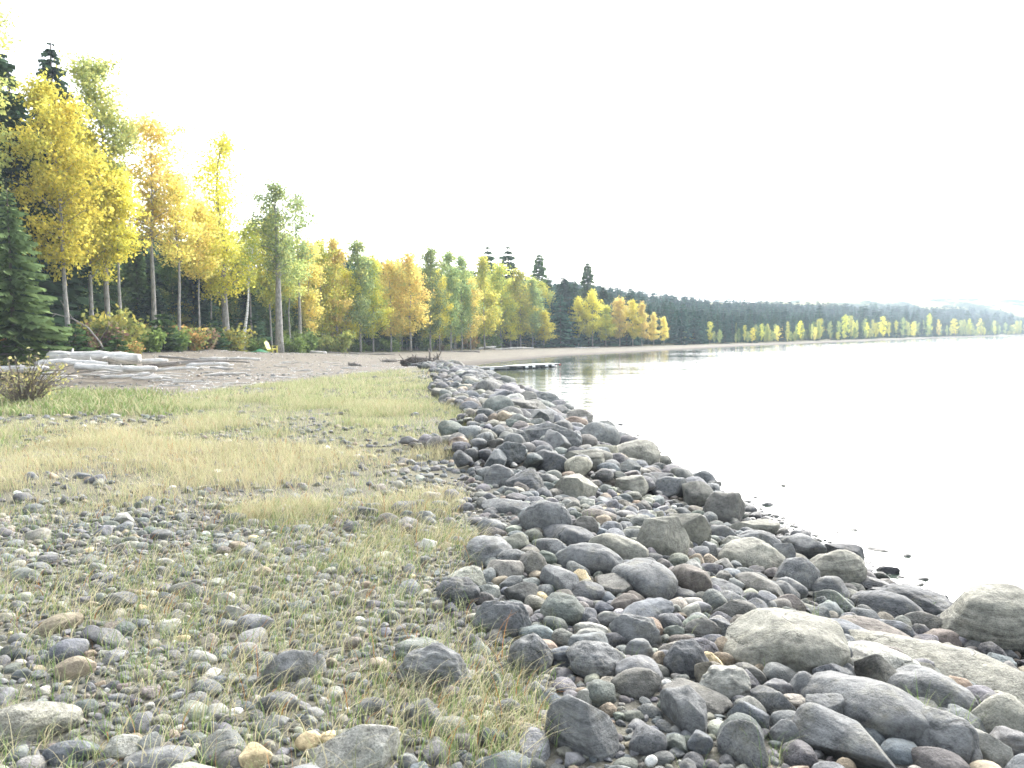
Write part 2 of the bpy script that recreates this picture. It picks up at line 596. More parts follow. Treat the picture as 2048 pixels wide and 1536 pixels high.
def hill_material():
    m, N, L = new_mat('wooded hills')
    geo = N.new('ShaderNodeNewGeometry')
    n1 = nz(N, L, geo.outputs['Position'], 0.014, 6, 0.7)
    n2 = nz(N, L, geo.outputs['Position'], 0.12, 4, 0.7)
    c = ramp(N, L, n1.outputs[0], [(0.40, (0.035, 0.05, 0.03)), (0.52, (0.06, 0.08, 0.035)), (0.58, (0.30, 0.26, 0.10)), (0.68, (0.38, 0.33, 0.16))]).outputs[0]
    c = mixc(N, L, 1.0, c, ramp(N, L, n2.outputs[0], [(0.35, 0.6), (0.65, 1.2)]).outputs[0], 'MULTIPLY')
    b = N.new('ShaderNodeBsdfPrincipled'); L.new(c, b.inputs['Base Color'])
    b.inputs['Roughness'].default_value = 1.0; b.inputs['Specular IOR Level'].default_value = 0.0
    o = N.new('ShaderNodeOutputMaterial'); L.new(b.outputs[0], o.inputs[0])
    return m


# ------------------------------------------------------------------ ground, water, hills
rows = np.concatenate([np.arange(-13, 1.5, 0.5), np.arange(1.5, 14, 0.14), 14 * 1.0165 ** np.arange(0, 338)])
rows = rows[rows < 3400]
ss = np.sinh(np.linspace(-2.1, 2.1, 251)) / np.sinh(2.1) * 1.9
X = ss[None, :] * (np.abs(rows[:, None]) + 7)
Yg = np.repeat(rows[:, None], len(ss), 1)
P = np.stack([X.ravel(), Yg.ravel()], 1)
d_, e_ = zones(P)
Zg = height(P, (d_, e_))
BX = [-60, -30, -17, -11.4, -10.2, -7.0, -4.0, 0]
BY = [30, 30, 30, 28, 35, 46, 55, 58]
beach = sm(-2, 3, P[:, 1] - np.interp(P[:, 0], BX, BY) + (vnoise(P[:, 0] * 0.5, P[:, 1] * 0.5, 8) - .5) * 4)
beach = beach * (1 - 0.20 * sm(62, 95, P[:, 1]))
floor_ = sm(-1.5, 1.5, e_) * sm(24, 34, P[:, 1])
soil = sm(3.0, 4.5, d_) * (0.25 + 0.75 * sm(8, 13, P[:, 1])) * sm(0.25, 0.6, vnoise(P[:, 0] * 0.8, P[:, 1] * 0.8, 9) * .6 + .3)
soil = np.maximum(soil, 0.55 * sm(66, 95, P[:, 1]) * sm(0.5, 3, d_) * (0.5 + vnoise(P[:, 0] * .15, P[:, 1] * .15, 12)))
nr, nc = len(rows), len(ss)
idx = np.arange(nr * nc).reshape(nr, nc)
F = np.stack([idx[:-1, :-1], idx[:-1, 1:], idx[1:, 1:], idx[1:, :-1]], -1).reshape(-1, 4)
V = np.column_stack([P, Zg])
tag(link('ground', np_mesh('ground', V, F, np.stack([beach, soil, floor_], 1), True), ground_material()), kind='structure')

wv = [(-600, -60, WATER), (3300, -60, WATER), (3300, 3380, WATER), (-600, 3380, WATER)]
wm = bpy.data.meshes.new('lake_water'); wm.from_pydata(wv, [], [(0, 1, 2, 3)])
tag(link('lake_water', wm, water_material()), kind='structure')

# far hills beyond the lake
hx = np.linspace(-100, 900, 260)
hv, hf = [], []
LV = 9
for i, x in enumerate(hx):
    pxx = 1024 + FPX * x / 1000.0
    top = np.interp(pxx, [900, 1300, 1500, 1650, 1700, 1800, 1880, 1930, 2048, 2300, 2800], [612, 606, 607, 601, 599, 602, 600, 597, 604, 598, 606])
    zt = float(at_y(pxx, top, 1000)[2]) + (vnoise(np.array([x * 0.09]), np.array([0.5]), 5)[0] - .5) * 5 + (vnoise(np.array([x * 0.33]), np.array([0.5]), 6)[0] - .5) * 2
    for k in range(LV):
        t = k / (LV - 1)
        hv.append((x, 790 + 210 * t, -1 + (zt + 1) * (math.sin(t * math.pi / 2) ** 1.3) + (vnoise(np.array([x * .04]), np.array([k * .7]), 7)[0] - .5) * 7 * t * (1 - t) * 4))
for i in range(len(hx) - 1):
    for k in range(LV - 1):
        a = i * LV + k
        hf.append((a, a + LV, a + LV + 1, a + 1))
tag(link('hills', np_mesh('hills', hv, hf, None, True), hill_material()), kind='structure')

# ------------------------------------------------------------------ rocks
_ico = {}


def ico(sub):
    if sub not in _ico:
        bm = bmesh.new()
        bmesh.ops.create_icosphere(bm, subdivisions=sub, radius=1.0)
        bm.verts.ensure_lookup_table()
        _ico[sub] = (np.array([v.co for v in bm.verts]), np.array([[v.index for v in f.verts] for f in bm.faces]))
        bm.free()
    return _ico[sub]


def rock_mesh(name, seed, style='round', sub=4, axes=(1, 1, 1)):
    """a stone about one unit in radius: a lump with planes knocked off it, worn edges and a rough skin"""
    rg = np.random.default_rng(seed)
    V0, F0 = ico(sub)
    V = V0.copy()
    ncut, keep, lo, hi, amp = {'round': (9, 0.40, 0.74, 0.98, 0.045), 'ang': (13, 0.06, 0.55, 0.88, 0.03),
                               'rough': (10, 0.30, 0.68, 0.95, 0.085), 'slab': (9, 0.2, 0.62, 0.92, 0.03)}[style]
    # low frequency lump
    o = Vector(rg.uniform(-50, 50, 3))
    lump = np.array([mnoise.noise(Vector(v) * 0.9 + o) for v in V])
    V *= (1 + 0.30 * lump)[:, None]
    for _ in range(ncut):
        n = rg.normal(size=3); n[2] = n[2] * 0.8 + 0.1
        n /= np.linalg.norm(n)
        dd = rg.uniform(lo, hi)
        h = V @ n - dd
        V -= np.outer(np.where(h > 0, h * (1 - keep), 0), n)
    f = 2.6 if style != 'rough' else 2.2
    a = np.array([mnoise.fractal(Vector(v) * f + o, 0.9, 2.1, 4) for v in V])
    V *= (1 + amp * a)[:, None]
    if style == 'rough':
        b = np.array([mnoise.noise(Vector(v) * 5.5 - o) for v in V])
        V *= (1 - 0.09 * np.maximum(b, 0))[:, None]
    ext = (V.max(0) - V.min(0)) / 2
    V = (V - (V.max(0) + V.min(0)) / 2) / ext
    V = V * np.array(axes)
    return np_mesh(name, V, F0, None, True)


TINT = {'gra': (0.225, 0.220, 0.182), 'gry': (0.168, 0.171, 0.166), 'drk': (0.116, 0.119, 0.119), 'brn': (0.150, 0.146, 0.130),
        'red': (0.162, 0.144, 0.124), 'tan': (0.26, 0.215, 0.158), 'yel': (0.56, 0.45, 0.27), 'wht': (0.66, 0.65, 0.60),
        'grn': (0.135, 0.146, 0.128), 'blu': (0.140, 0.149, 0.156), 'pal': (0.32, 0.315, 0.275), 'pnk': (0.225, 0.197, 0.172)}

GROUP_B = 'stones of the rocky lakeshore'
placed = []          # (x, y, radius)
boulder_no = 0


def put_rock(p, dims, rz, col, me, label, group=GROUP_B, name='boulder', tilt=(0, 0)):
    o = link(name, me, MAT_ROCK)
    o.location = p
    o.scale = dims
    o.rotation_euler = (tilt[0], tilt[1], rz)
    o.color = (*col, 1)
    tag(o, label, 'stone', group)
    return o


# px, py, width, height, slant, tint, style, label   (photo pixels, slant in degrees clockwise)
HAND = [
 (1985, 1252, 196, 150, 0, 'gra', 'round', 'huge smooth rounded buff granite boulder standing at the water edge at the right frame edge'),
 (1577, 1297, 238, 138, 0, 'gra', 'round', 'largest grey rounded granite boulder of the near rocks, dark patch at its right end'),
 (1925, 1345, 290, 84, 28, 'gra', 'slab', 'long pale granite slab slanting down towards the right frame edge'),
 (2012, 1455, 118, 112, 0, 'gra', 'round', 'rounded pale boulder at the lower right corner, below the long granite slab'),
 (1265, 925, 108, 78, 0, 'gra', 'round', 'big smooth pale boulder where the middle of the ridge meets the lake'),
 (1500, 1122, 112, 70, 8, 'gra', 'round', 'egg shaped pale boulder with dark shaded underside, near the water'),
 (1668, 1146, 116, 84, 0, 'gra', 'round', 'large pale boulder with a crack along its top, at the water edge'),
 (1594, 1158, 82, 76, 0, 'gry', 'round', 'rounded grey boulder leaning on the cracked pale boulder'),
 (1660, 1184, 72, 56, 0, 'gry', 'round', 'grey rounded boulder in front of the cracked pale boulder'),
 (1322, 1090, 108, 92, 12, 'gra', 'ang', 'triangular pale granite boulder with a sharp left corner'),
 (1372, 1066, 75, 78, 0, 'gra', 'ang', 'pale flat topped boulder with a dark front face behind the triangular one'),
 (1230, 1106, 116, 66, 12, 'gra', 'round', 'rounded buff boulder left of the triangular granite boulder'),
 (1174, 1126, 122, 64, 14, 'gry', 'round', 'long rounded grey boulder right above the yellow stone'),
 (1162, 1161, 42, 38, 0, 'yel', 'ang', 'bright yellow quartz stone among the grey boulders'),
 (1176, 1188, 62, 42, 0, 'drk', 'ang', 'dark angular stone just under the bright yellow quartz stone'),
 (1118, 1166, 52, 58, 40, 'gry', 'ang', 'grey veined stone just left of the bright yellow quartz stone'),
 (1222, 1174, 62, 38, 28, 'brn', 'ang', 'brown layered stone just right of the bright yellow quartz stone'),
 (1289, 1170, 80, 78, 48, 'gry', 'round', 'tall grey pointed boulder with one smooth tilted face'),
 (1291, 1228, 84, 45, -12, 'blu', 'round', 'smooth oval blue grey stone in front of the pointed boulder'),
 (1253, 1210, 62, 40, -5, 'red', 'ang', 'reddish brown block left of the smooth oval stone'),
 (1147, 982, 88, 60, 0, 'gra', 'ang', 'pale rounded boulder with squarish dark right end, middle of the ridge'),
 (1093, 1045, 92, 74, 8, 'gry', 'round', 'broad rounded grey boulder beside the grass edge, dark stone against its foot'),
 (1139, 1075, 72, 42, 30, 'drk', 'slab', 'dark elongated stone leaning on the broad rounded grey boulder'),
 (998, 960, 55, 54, 0, 'gry', 'rough', 'rounded grey boulder at the meadow side of the middle ridge'),
 (1050, 970, 72, 55, 0, 'drk', 'rough', 'dark pitted boulder right of the rounded grey one'),
 (1264, 979, 60, 46, 0, 'gra', 'ang', 'pale tent shaped angular boulder below the smooth shore boulder'),
 (1165, 928, 82, 46, 15, 'gra', 'ang', 'pale angular boulder left of the smooth boulder at the lake'),
 (1098, 930, 60, 48, 35, 'drk', 'slab', 'dark wedge shaped slab leaning to the right in the middle ridge'),
 (1100, 884, 112, 64, 8, 'gry', 'rough', 'large layered dark grey boulder in the middle of the ridge'),
 (1135, 868, 70, 40, 22, 'gry', 'round', 'smooth grey boulder right of the layered one'),
 (1030, 826, 88, 50, 0, 'brn', 'rough', 'large dark brown mound shaped boulder high on the ridge'),
 (1000, 857, 52, 24, 0, 'gra', 'round', 'pale flat boulder below the dark brown mound'),
 (1448, 1026, 80, 74, 0, 'brn', 'rough', 'dark cracked brown boulder at the waterline beside open water'),
 (1508, 1062, 88, 36, 6, 'gra', 'ang', 'flat pale boulder at the water edge behind the egg shaped one'),
 (1513, 1090, 100, 48, 10, 'gry', 'round', 'low grey boulder just behind the egg shaped boulder'),
 (1440, 1072, 42, 42, 35, 'gry', 'ang', 'small grey slanted stone below the dark cracked brown boulder'),
 (1413, 1104, 42, 38, 0, 'gry', 'ang', 'squarish grey stone right of the triangular granite boulder'),
 (1566, 1116, 46, 50, 20, 'gry', 'ang', 'upright grey stone between egg shaped boulder and water'),
 (1593, 1100, 64, 56, 40, 'gry', 'ang', 'steep grey wedge at the water behind the rounded grey boulder'),
 (1684, 1109, 74, 28, 18, 'drk', 'ang', 'dark wet stone lying alone in the water off the cracked boulder'),
 (1380, 1165, 60, 58, 45, 'red', 'round', 'reddish grey stone right of the tall pointed boulder'),
 (1362, 1195, 58, 38, 0, 'drk', 'ang', 'dark flat topped stone to the right of the pointed boulder foot'),
 (1390, 1125, 36, 30, 0, 'tan', 'ang', 'rusty tan stone under the flat topped pale boulder'),
 (1452, 1180, 76, 34, 28, 'gry', 'ang', 'grey sloping stone between the reddish stone and the egg shaped boulder'),
 (1520, 1180, 64, 46, 35, 'brn', 'ang', 'brown ridged stone in front of the egg shaped boulder'),
 (1583, 1182, 62, 40, 25, 'gry', 'round', 'plain grey stone in front of the rounded grey boulder'),
 (1457, 1202, 80, 36, 25, 'gry', 'round', 'grey stone with rounded back above the reddish flat block'),
 (1467, 1227, 80, 46, 10, 'brn', 'ang', 'flat sided brown grey block just behind the largest boulder'),
 (1507, 1212, 64, 46, 20, 'drk', 'ang', 'dark split stone behind the largest boulder'),
 (1577, 1214, 60, 42, 20, 'pnk', 'ang', 'pinkish grey stone behind the largest boulder'),
 (1665, 1206, 58, 42, 40, 'grn', 'ang', 'sharp edged greenish stone in front of the rounded grey boulder'),
 (1772, 1218, 136, 62, 22, 'drk', 'round', 'long dark rounded boulder near the water left of the huge one'),
 (1832, 1208, 104, 60, 35, 'drk', 'rough', 'dark wet jagged boulder at the waterline left of the huge one'),
 (1735, 1170, 56, 30, 35, 'drk', 'ang', 'dark wet stone at the waterline right of the cracked boulder'),
 (1852, 1254, 74, 46, 15, 'brn', 'ang', 'brown stone touching the foot of the huge smooth boulder'),
 (1786, 1262, 56, 40, 25, 'blu', 'ang', 'blue grey stone above the head of the long granite slab'),
 (1752, 1268, 88, 42, 30, 'red', 'round', 'reddish brown stone behind the white topped boulder'),
 (1690, 1262, 66, 36, 35, 'blu', 'round', 'slate blue stone on the right shoulder of the largest boulder'),
 (1697, 1246, 52, 30, 0, 'drk', 'ang', 'dark angular stone behind the slate blue stone'),
 (1742, 1318, 110, 54, 30, 'pal', 'round', 'white topped boulder with rusty side right of the largest one'),
 (1760, 1358, 92, 78, 20, 'brn', 'ang', 'brown grey boulder with small dark holes below the white topped one'),
 (1854, 1388, 116, 86, 48, 'gry', 'round', 'tall grey boulder with a pale lit top beside the long granite slab'),
 (1610, 1385, 64, 92, 0, 'gry', 'round', 'upright grey boulder standing below the largest one'),
 (1670, 1345, 84, 44, 20, 'gry', 'round', 'grey boulder between the largest one and the brown holed one'),
 (1732, 1422, 186, 116, 38, 'gry', 'round', 'big smooth slanting grey boulder in the lower right'),
 (1645, 1436, 78, 72, 0, 'gry', 'ang', 'two pointed grey stone left of the big slanting boulder'),
 (1692, 1490, 206, 96, 26, 'gry', 'ang', 'long dark grey block at the bottom edge right of centre'),
 (1882, 1484, 150, 96, 22, 'gry', 'round', 'long grey boulder with a waist near the bottom right corner'),
 (1820, 1372, 50, 40, 30, 'brn', 'round', 'small brown stone tucked beside the tall grey boulder'),
 (1812, 1440, 60, 40, 40, 'gry', 'ang', 'pointed grey stone between the two long bottom boulders'),
 (1980, 1505, 90, 60, 20, 'pal', 'ang', 'pale stone in the very bottom right corner'),
 (1487, 1495, 98, 88, 20, 'gry', 'round', 'smooth grey boulder at the bottom edge beside the long dark block'),
 (1495, 1440, 76, 58, 10, 'blu', 'ang', 'blue grey squarish stone above the smooth bottom boulder'),
 (1545, 1412, 70, 60, 30, 'drk', 'ang', 'dark folded stone left of the upright grey boulder'),
 (1570, 1475, 60, 56, 20, 'gry', 'ang', 'squared grey stone at the left end of the long dark block'),
 (1449, 1377, 90, 78, 0, 'pal', 'rough', 'knobbly whitish grey boulder below the left end of the largest one'),
 (1500, 1355, 60, 42, 25, 'brn', 'round', 'brownish stone leaning under the largest boulder'),
 (1367, 1425, 82, 88, 40, 'gry', 'ang', 'tall leaning grey stone with a ridge, bottom centre right'),
 (1390, 1394, 110, 44, 28, 'brn', 'slab', 'dark brown bark like elongated stone'),
 (1372, 1325, 82, 78, 0, 'drk', 'rough', 'very rough dark porous boulder with a pale stone behind it'),
 (1424, 1330, 30, 40, 40, 'yel', 'round', 'cream yellow stone half hidden behind the porous boulder'),
 (1318, 1328, 36, 40, 0, 'tan', 'ang', 'buff stone left of the porous dark boulder'),
 (1270, 1372, 92, 62, 0, 'brn', 'round', 'brown grey rounded stone left of the bark like stone'),
 (1193, 1330, 114, 78, 0, 'gry', 'rough', 'broad grey boulder with dark lower half beside the grass'),
 (1278, 1310, 52, 54, 0, 'gry', 'round', 'smooth grey brown cobble right of the broad boulder'),
 (1398, 1490, 52, 48, 0, 'blu', 'ang', 'squared grey stone at the bottom right of the white pebble'),
 (1295, 1486, 70, 58, 0, 'drk', 'round', 'round black stone just above the white pebble'),
 (1352, 1492, 46, 36, 20, 'grn', 'ang', 'greenish angular stone between the black stone and squared stone'),
 (1302, 1524, 24, 22, 0, 'wht', 'round', 'pure white pebble at the bottom edge'),
 (1332, 1368, 22, 18, 0, 'wht', 'round', 'small cream white pebble above the ridged leaning stone'),
 (1403, 1265, 68, 50, 10, 'brn', 'rough', 'brown stone with pale top left of the largest boulder'),
 (1445, 1268, 50, 48, 20, 'drk', 'ang', 'dark stone wedged against the largest boulder'),
 (1443, 1300, 40, 42, 0, 'tan', 'ang', 'pointed buff stone touching the left side of the largest boulder'),
 (1445, 1322, 46, 30, 10, 'tan', 'round', 'mottled buff oval stone by the left foot of the largest boulder'),
 (1366, 1285, 50, 26, 5, 'red', 'round', 'rust red stone above the porous dark boulder'),
 (1270, 1267, 92, 60, 10, 'gry', 'rough', 'rough grey crumbly boulder left of the dark cobble'),
 (1337, 1250, 52, 40, 0, 'drk', 'round', 'dark cobble right of the oval blue grey stone'),
 (1182, 1262, 62, 28, 5, 'pal', 'round', 'pale banded stone below the cracked egg stone'),
 (1126, 1227, 82, 64, 0, 'grn', 'round', 'egg shaped greenish grey boulder with a thin crack across it'),
 (1060, 1318, 84, 82, 0, 'gry', 'rough', 'squarish rough grey boulder standing at the grass edge'),
 (1124, 1318, 50, 46, 0, 'blu', 'ang', 'blue grey angular stone between the two rough grey boulders'),
 (1160, 1468, 128, 116, 15, 'gry', 'ang', 'large angular grey boulder at the bottom centre with a split front'),
 (1200, 1392, 58, 54, 0, 'grn', 'round', 'smooth olive cobble below the broad grey boulder'),
 (1170, 1400, 34, 40, 0, 'pal', 'ang', 'small whitish stone left of the olive cobble'),
 (1068, 1384, 42, 36, 10, 'blu', 'ang', 'blue grey stone below the squarish rough boulder'),
 (1216, 1424, 32, 30, 0, 'tan', 'round', 'pale buff pebble beside the large angular boulder'),
 (1002, 1246, 100, 74, 10, 'drk', 'rough', 'dark rough boulder with flaking skin in the grass edge'),
 (917, 1190, 84, 62, 0, 'drk', 'rough', 'dark rough boulder standing in the grass left of the rocks'),
 (977, 1108, 88, 56, 0, 'gry', 'round', 'grey boulder with dark base at the edge of the grass'),
 (984, 1058, 54, 38, 0, 'gry', 'round', 'grey rounded stone above the dark based boulder'),
 (1064, 1130, 62, 50, 0, 'brn', 'rough', 'brown knobbly stone between the grass and the long grey boulder'),
 (1106, 1100, 58, 42, 35, 'gry', 'ang', 'dark grey flat stone tilted below the broad rounded boulder'),
 (1222, 1064, 46, 38, 0, 'blu', 'round', 'blue grey round cobble above the buff boulder'),
 (1168, 1058, 54, 44, 0, 'brn', 'ang', 'brown pointed stone right of the broad rounded boulder'),
 (1195, 1036, 68, 34, 0, 'red', 'round', 'reddish low stone in the middle ridge'),
 (1020, 1014, 90, 26, 8, 'gry', 'slab', 'flat slab at the grass edge above the broad rounded boulder'),
 (865, 1350, 126, 94, 10, 'gry', 'rough', 'large dark layered boulder half sunk in the grass'),
 (842, 1303, 94, 46, 0, 'grn', 'round', 'flat greenish boulder behind the layered boulder in the grass'),
 (590, 1340, 114, 70, -8, 'gry', 'ang', 'flat speckled grey stone alone in the grassy cobbles'),
 (710, 1508, 164, 84, -6, 'pal', 'ang', 'pale angular boulder cut by the bottom edge in the grass'),
 (60, 1456, 170, 84, -12, 'gra', 'slab', 'broad flat pale boulder at the lower left corner'),
 (510, 1518, 60, 48, 0, 'yel', 'ang', 'cream and yellow quartz stone at the bottom edge'),
 (618, 1484, 50, 36, -20, 'yel', 'round', 'ochre stone left of the pale angular bottom boulder'),
 (656, 1478, 36, 28, 0, 'yel', 'round', 'light ochre stone touching the pale angular bottom boulder'),
 (248, 1497, 62, 48, 0, 'pal', 'ang', 'cream stone near the bottom left among grass'),
 (320, 1516, 130, 44, -6, 'gry', 'round', 'low grey boulder at the bottom edge on the left'),
 (140, 1508, 100, 44, -6, 'blu', 'round', 'low blue grey boulder in the bottom left'),
 (772, 1044, 46, 32, 0, 'brn', 'round', 'smooth brown boulder alone in the meadow cobbles'),
 (727, 1025, 62, 24, 5, 'drk', 'slab', 'dark flat stone left of the smooth brown one'),
 (470, 1227, 40, 28, 5, 'pal', 'ang', 'cream stone in the middle of the grassy cobbles'),
 (247, 1040, 38, 24, 0, 'pal', 'ang', 'cream stone at the edge of the tall grass'),
 (238, 1206, 56, 36, 0, 'drk', 'ang', 'dark blocky stone in the left cobbles'),
 (475, 1094, 32, 20, 0, 'tan', 'round', 'tan oval cobble, larger of a pair on the cobble strip'),
 (448, 1102, 26, 16, 0, 'pnk', 'round', 'pinkish oval cobble, smaller of a pair on the cobble strip'),
 (530, 1098, 30, 22, 0, 'pal', 'round', 'cream cobble right of the tan pair on the cobble strip'),
 (527, 1144, 32, 20, 0, 'tan', 'round', 'buff cobble below the cream cobble on the strip'),
 (330, 1127, 30, 20, 0, 'pal', 'round', 'cream oval cobble on the left cobble strip'),
 (700, 1290, 44, 28, -10, 'pnk', 'round', 'pinkish stone between grass tufts right of the flat speckled one'),
 (150, 1340, 70, 42, -8, 'tan', 'round', 'buff stone with a white top in the left cobbles'),
 (855, 1092, 34, 26, 0, 'wht', 'ang', 'whitish stone in the grass left of the dark based boulder'),
 (745, 1420, 62, 46, 0, 'gry', 'round', 'grey stone in the grass above the pale bottom boulder'),
 (555, 1410, 74, 40, -5, 'gry', 'round', 'grey stone in the grass left of bottom centre'),
 (840, 1428, 74, 52, 15, 'gry', 'ang', 'grey angular stone below the large layered boulder'),
 (985, 1372, 34, 46, 30, 'grn', 'round', 'greenish oval stone between the grass and the angular boulder'),
 (1015, 1425, 48, 46, 0, 'gry', 'round', 'grey cobble left of the large angular bottom boulder'),
 (1022, 1450, 40, 26, 5, 'tan', 'round', 'tan cobble left of the large angular bottom boulder'),
 (1486, 1003, 26, 8, 0, 'drk', 'slab', 'thin dark stone in the water off the cracked brown boulder'),
 (1524, 1030, 20, 8, 0, 'drk', 'round', 'small dark stone in the water behind the flat pale boulder'),
 (1205, 868, 14, 8, 0, 'drk', 'ang', 'small dark stone standing in the lake beside the middle ridge'),
 (1218, 876, 12, 6, 0, 'drk', 'ang', 'tiny dark stone in the lake, nearest the smooth shore boulder'),
 (1174, 838, 10, 6, 0, 'drk', 'ang', 'tiny dark stone in the lake off the upper ridge'),
 (1198, 848, 8, 4, 0, 'drk', 'ang', 'tiny dark stone farthest out in the lake off the ridge'),
]

rr = random.Random(5)
hand_done = []
for i, (px, py, w, h, rot, tint, style, label) in enumerate(HAND):
    g = ground_hit(px, py + 0.30 * h)
    D = g[1]
    k = D / FPX
    elev = math.atan2(CAM[2] - g[2], D)
    if rot:
        c_, s_ = math.cos(R(rot)), math.sin(R(rot))
        a = ground_hit(px - c_ * w * .5, py + 0.25 * h - s_ * w * .5)
        b = ground_hit(px + c_ * w * .5, py + 0.25 * h + s_ * w * .5)
        yaw = math.atan2(b[1] - a[1], b[0] - a[0])
        yaw = max(-1.0, min(1.0, yaw))
        W = max(w * k, min(np.linalg.norm(b[:2] - a[:2]), 1.7 * w * k))
    else:
        yaw = rr.uniform(-0.15, 0.15)
        W = w * k
    A = W / 2
    Dp = A * rr.uniform(0.72, 0.9) * (0.62 if rot else 1.0)
    hv_ = h * k / 2
    q = hv_ ** 2 - (Dp * math.sin(elev)) ** 2
    if q < (0.45 * hv_) ** 2:
        Dp = hv_ * 0.75 / max(math.sin(elev), 0.2)
        Dp = min(Dp, A)
        q = max(hv_ ** 2 - (Dp * math.sin(elev)) ** 2, (0.45 * hv_) ** 2)
    C = min(math.sqrt(q) / math.cos(elev) * 1.06, A * 1.25)
    sub = 5 if w > 80 else 4
    me = rock_mesh('boulder', 100 + i, style, sub)
    lift = C * 0.42
    p = ground_hit(px, py, lift)
    if i < 1:
        p[2] = max(p[2], WATER + 0.1)
    in_water = 'in the water' in label or 'in the lake' in label
    if in_water:
        p = on_z(px, py + 1, WATER + C * 0.15)
        C *= 1.3
    o = put_rock(p, (A * 1.16, Dp * 1.16, C * 1.16), yaw, TINT[tint], me, label, tilt=(rr.uniform(-.08, .08), rr.uniform(-.08, .08)))
    for t_ in ((-.55, 0, .55) if A > 1.35 * Dp else (0,)):
        placed.append((p[0] + math.cos(yaw) * A * t_, p[1] + math.sin(yaw) * A * t_, Dp * 1.0 if A > 1.35 * Dp else math.sqrt(A * Dp)))
    hand_done.append((p, A, label))

# landmarks used to describe the smaller stones
LM = [('the huge smooth boulder', 0), ('the largest granite boulder', 1), ('the long granite slab', 2), ('the smooth shore boulder', 4),
      ('the egg shaped pale boulder', 5), ('the cracked pale boulder', 6), ('the triangular granite boulder', 9), ('the bright yellow stone', 13),
      ('the tall pointed boulder', 17), ('the broad rounded grey boulder', 21), ('the layered dark boulder', 28), ('the dark brown mound', 30),
      ('the dark cracked brown boulder', 32), ('the squarish rough boulder', 99), ('the large angular bottom boulder', 101)]
LM = [(t, hand_done[i][0]) for t, i in LM]

# fill: descending sizes thrown onto the ridge
CELL = 0.7
grid = {}


def g_add(x, y, r):
    grid.setdefault((int(x // CELL), int(y // CELL)), []).append((x, y, r))


def g_hit(x, y, r, f):
    cx, cy = int(x // CELL), int(y // CELL)
    for i in (-1, 0, 1):
        for j in (-1, 0, 1):
            for a, b, q in grid.get((cx + i, cy + j), ()):
                if (a - x) ** 2 + (b - y) ** 2 < (f * (q + r)) ** 2:
                    return True
    return False


for a in placed:
    g_add(*a)
rng = np.random.default_rng(11)
fill = []
tiers = [(0.24, 0.44, 3200, 0.74, 62), (0.13, 0.25, 9000, 0.76, 62), (0.07, 0.13, 22000, 0.84, 34), (0.045, 0.08, 26000, 0.85, 17), (0.026, 0.05, 30000, 0.9, 11)]
for lo, hi, n, f, ymax in tiers:
    yy = 2.4 + (ymax - 2.4) * rng.random(n) ** 1.5
    xc = np.interp(yy, S[2:11, 1], S[2:11, 0])
    off = rng.random(n) * 5.2 - 0.5
    xx = xc - off
    PP = np.stack([xx, yy], 1)
    dd = sdist(PP, S, S_poly)
    width = np.interp(yy, [2, 5, 9, 15, 25, 40, 60], [4.6, 4.2, 3.9, 3.5, 3.1, 3.2, 3.6])
    ok = (dd > -0.30) & (dd < width * (0.72 + 0.62 * vnoise(xx * .9, yy * .9, 77)))
    zz = height(PP)
    for x, y, z, d, k, w_ in zip(xx, yy, zz, dd, ok, width):
        if not k:
            continue
        r = lo + (hi - lo) * rng.random() ** 1.6
        if (lo > 0.19 and (y < 16 or d > w_ * 0.8)) or (lo > 0.11 and y < 11) or (r > 0.125 and y < 8):
            continue
        if g_hit(x, y, r, f):
            continue
        g_add(x, y, r)
        fill.append((x, y, z, r, d))

for i in range(900):
    y = 4 + 40 * rng.random() ** 1.4
    x = np.interp(y, S[2:11, 1], S[2:11, 0]) + rng.random() ** 2 * 1.5 - .1
    r = 0.04 + .13 * rng.random() ** 2.5
    d = float(sdist(np.array([[x, y]]), S, S_poly)[0])
    if d > 0.1 or rng.random() > np.exp(d * 3.2) or g_hit(x, y, r, .9): continue
    g_add(x, y, r)
    fill.append((x, y, WATER - r * rng.uniform(.15, .75), r, d))

qx, qy, qd = project(np.array([[a, b, c + r_ * .3] for a, b, c, r_, _ in fill]))
vis = (qx > -40) & (qx < 2090) & (qy < 1590) & (qd > 0)
size_px = np.array([f_[3] for f_ in fill]) * FPX / np.maximum(qd, .5)
order = np.argsort(np.where(vis, -size_px, 0))
N_IND = 298 - len(HAND)
chosen = set(int(i) for i in order[:N_IND])

FILL_TINTS = [('gry', .30), ('drk', .20), ('gra', .12), ('brn', .14), ('blu', .08), ('grn', .06), ('red', .03), ('tan', .03), ('pal', .02)]
names_, wts = [a for a, _ in FILL_TINTS], [b for _, b in FILL_TINTS]
WORD = {'gry': 'grey', 'drk': 'dark', 'gra': 'pale', 'brn': 'brown grey', 'blu': 'blue grey', 'grn': 'greenish', 'red': 'reddish', 'tan': 'tan', 'pal': 'whitish', 'wht': 'white', 'yel': 'yellowish', 'pnk': 'pinkish'}
variants = {s: [rock_mesh('stone_%s_variant' % s, 900 + 20 * j + k, s, 4) for k in range(6)] for j, s in enumerate(('round', 'ang', 'rough'))}
SW = {'round': 'rounded', 'ang': 'angular', 'rough': 'rough'}
used_labels = set(h[7] for h in HAND)
cob_pts = []            # x y z rx ry rz sx sy sz r g b idx


def rel_words(p, q):
    dx, dy = p[0] - q[0], p[1] - q[1]
    if abs(dx) > abs(dy) * 1.2:
        return 'right of' if dx > 0 else 'left of'
    if abs(dy) > abs(dx) * 2:
        return 'behind' if dy > 0 else 'in front of'
    return ('behind and right of' if dx > 0 else 'behind and left of') if dy > 0 else ('in front and right of' if dx > 0 else 'in front and left of')


rf = random.Random(77)


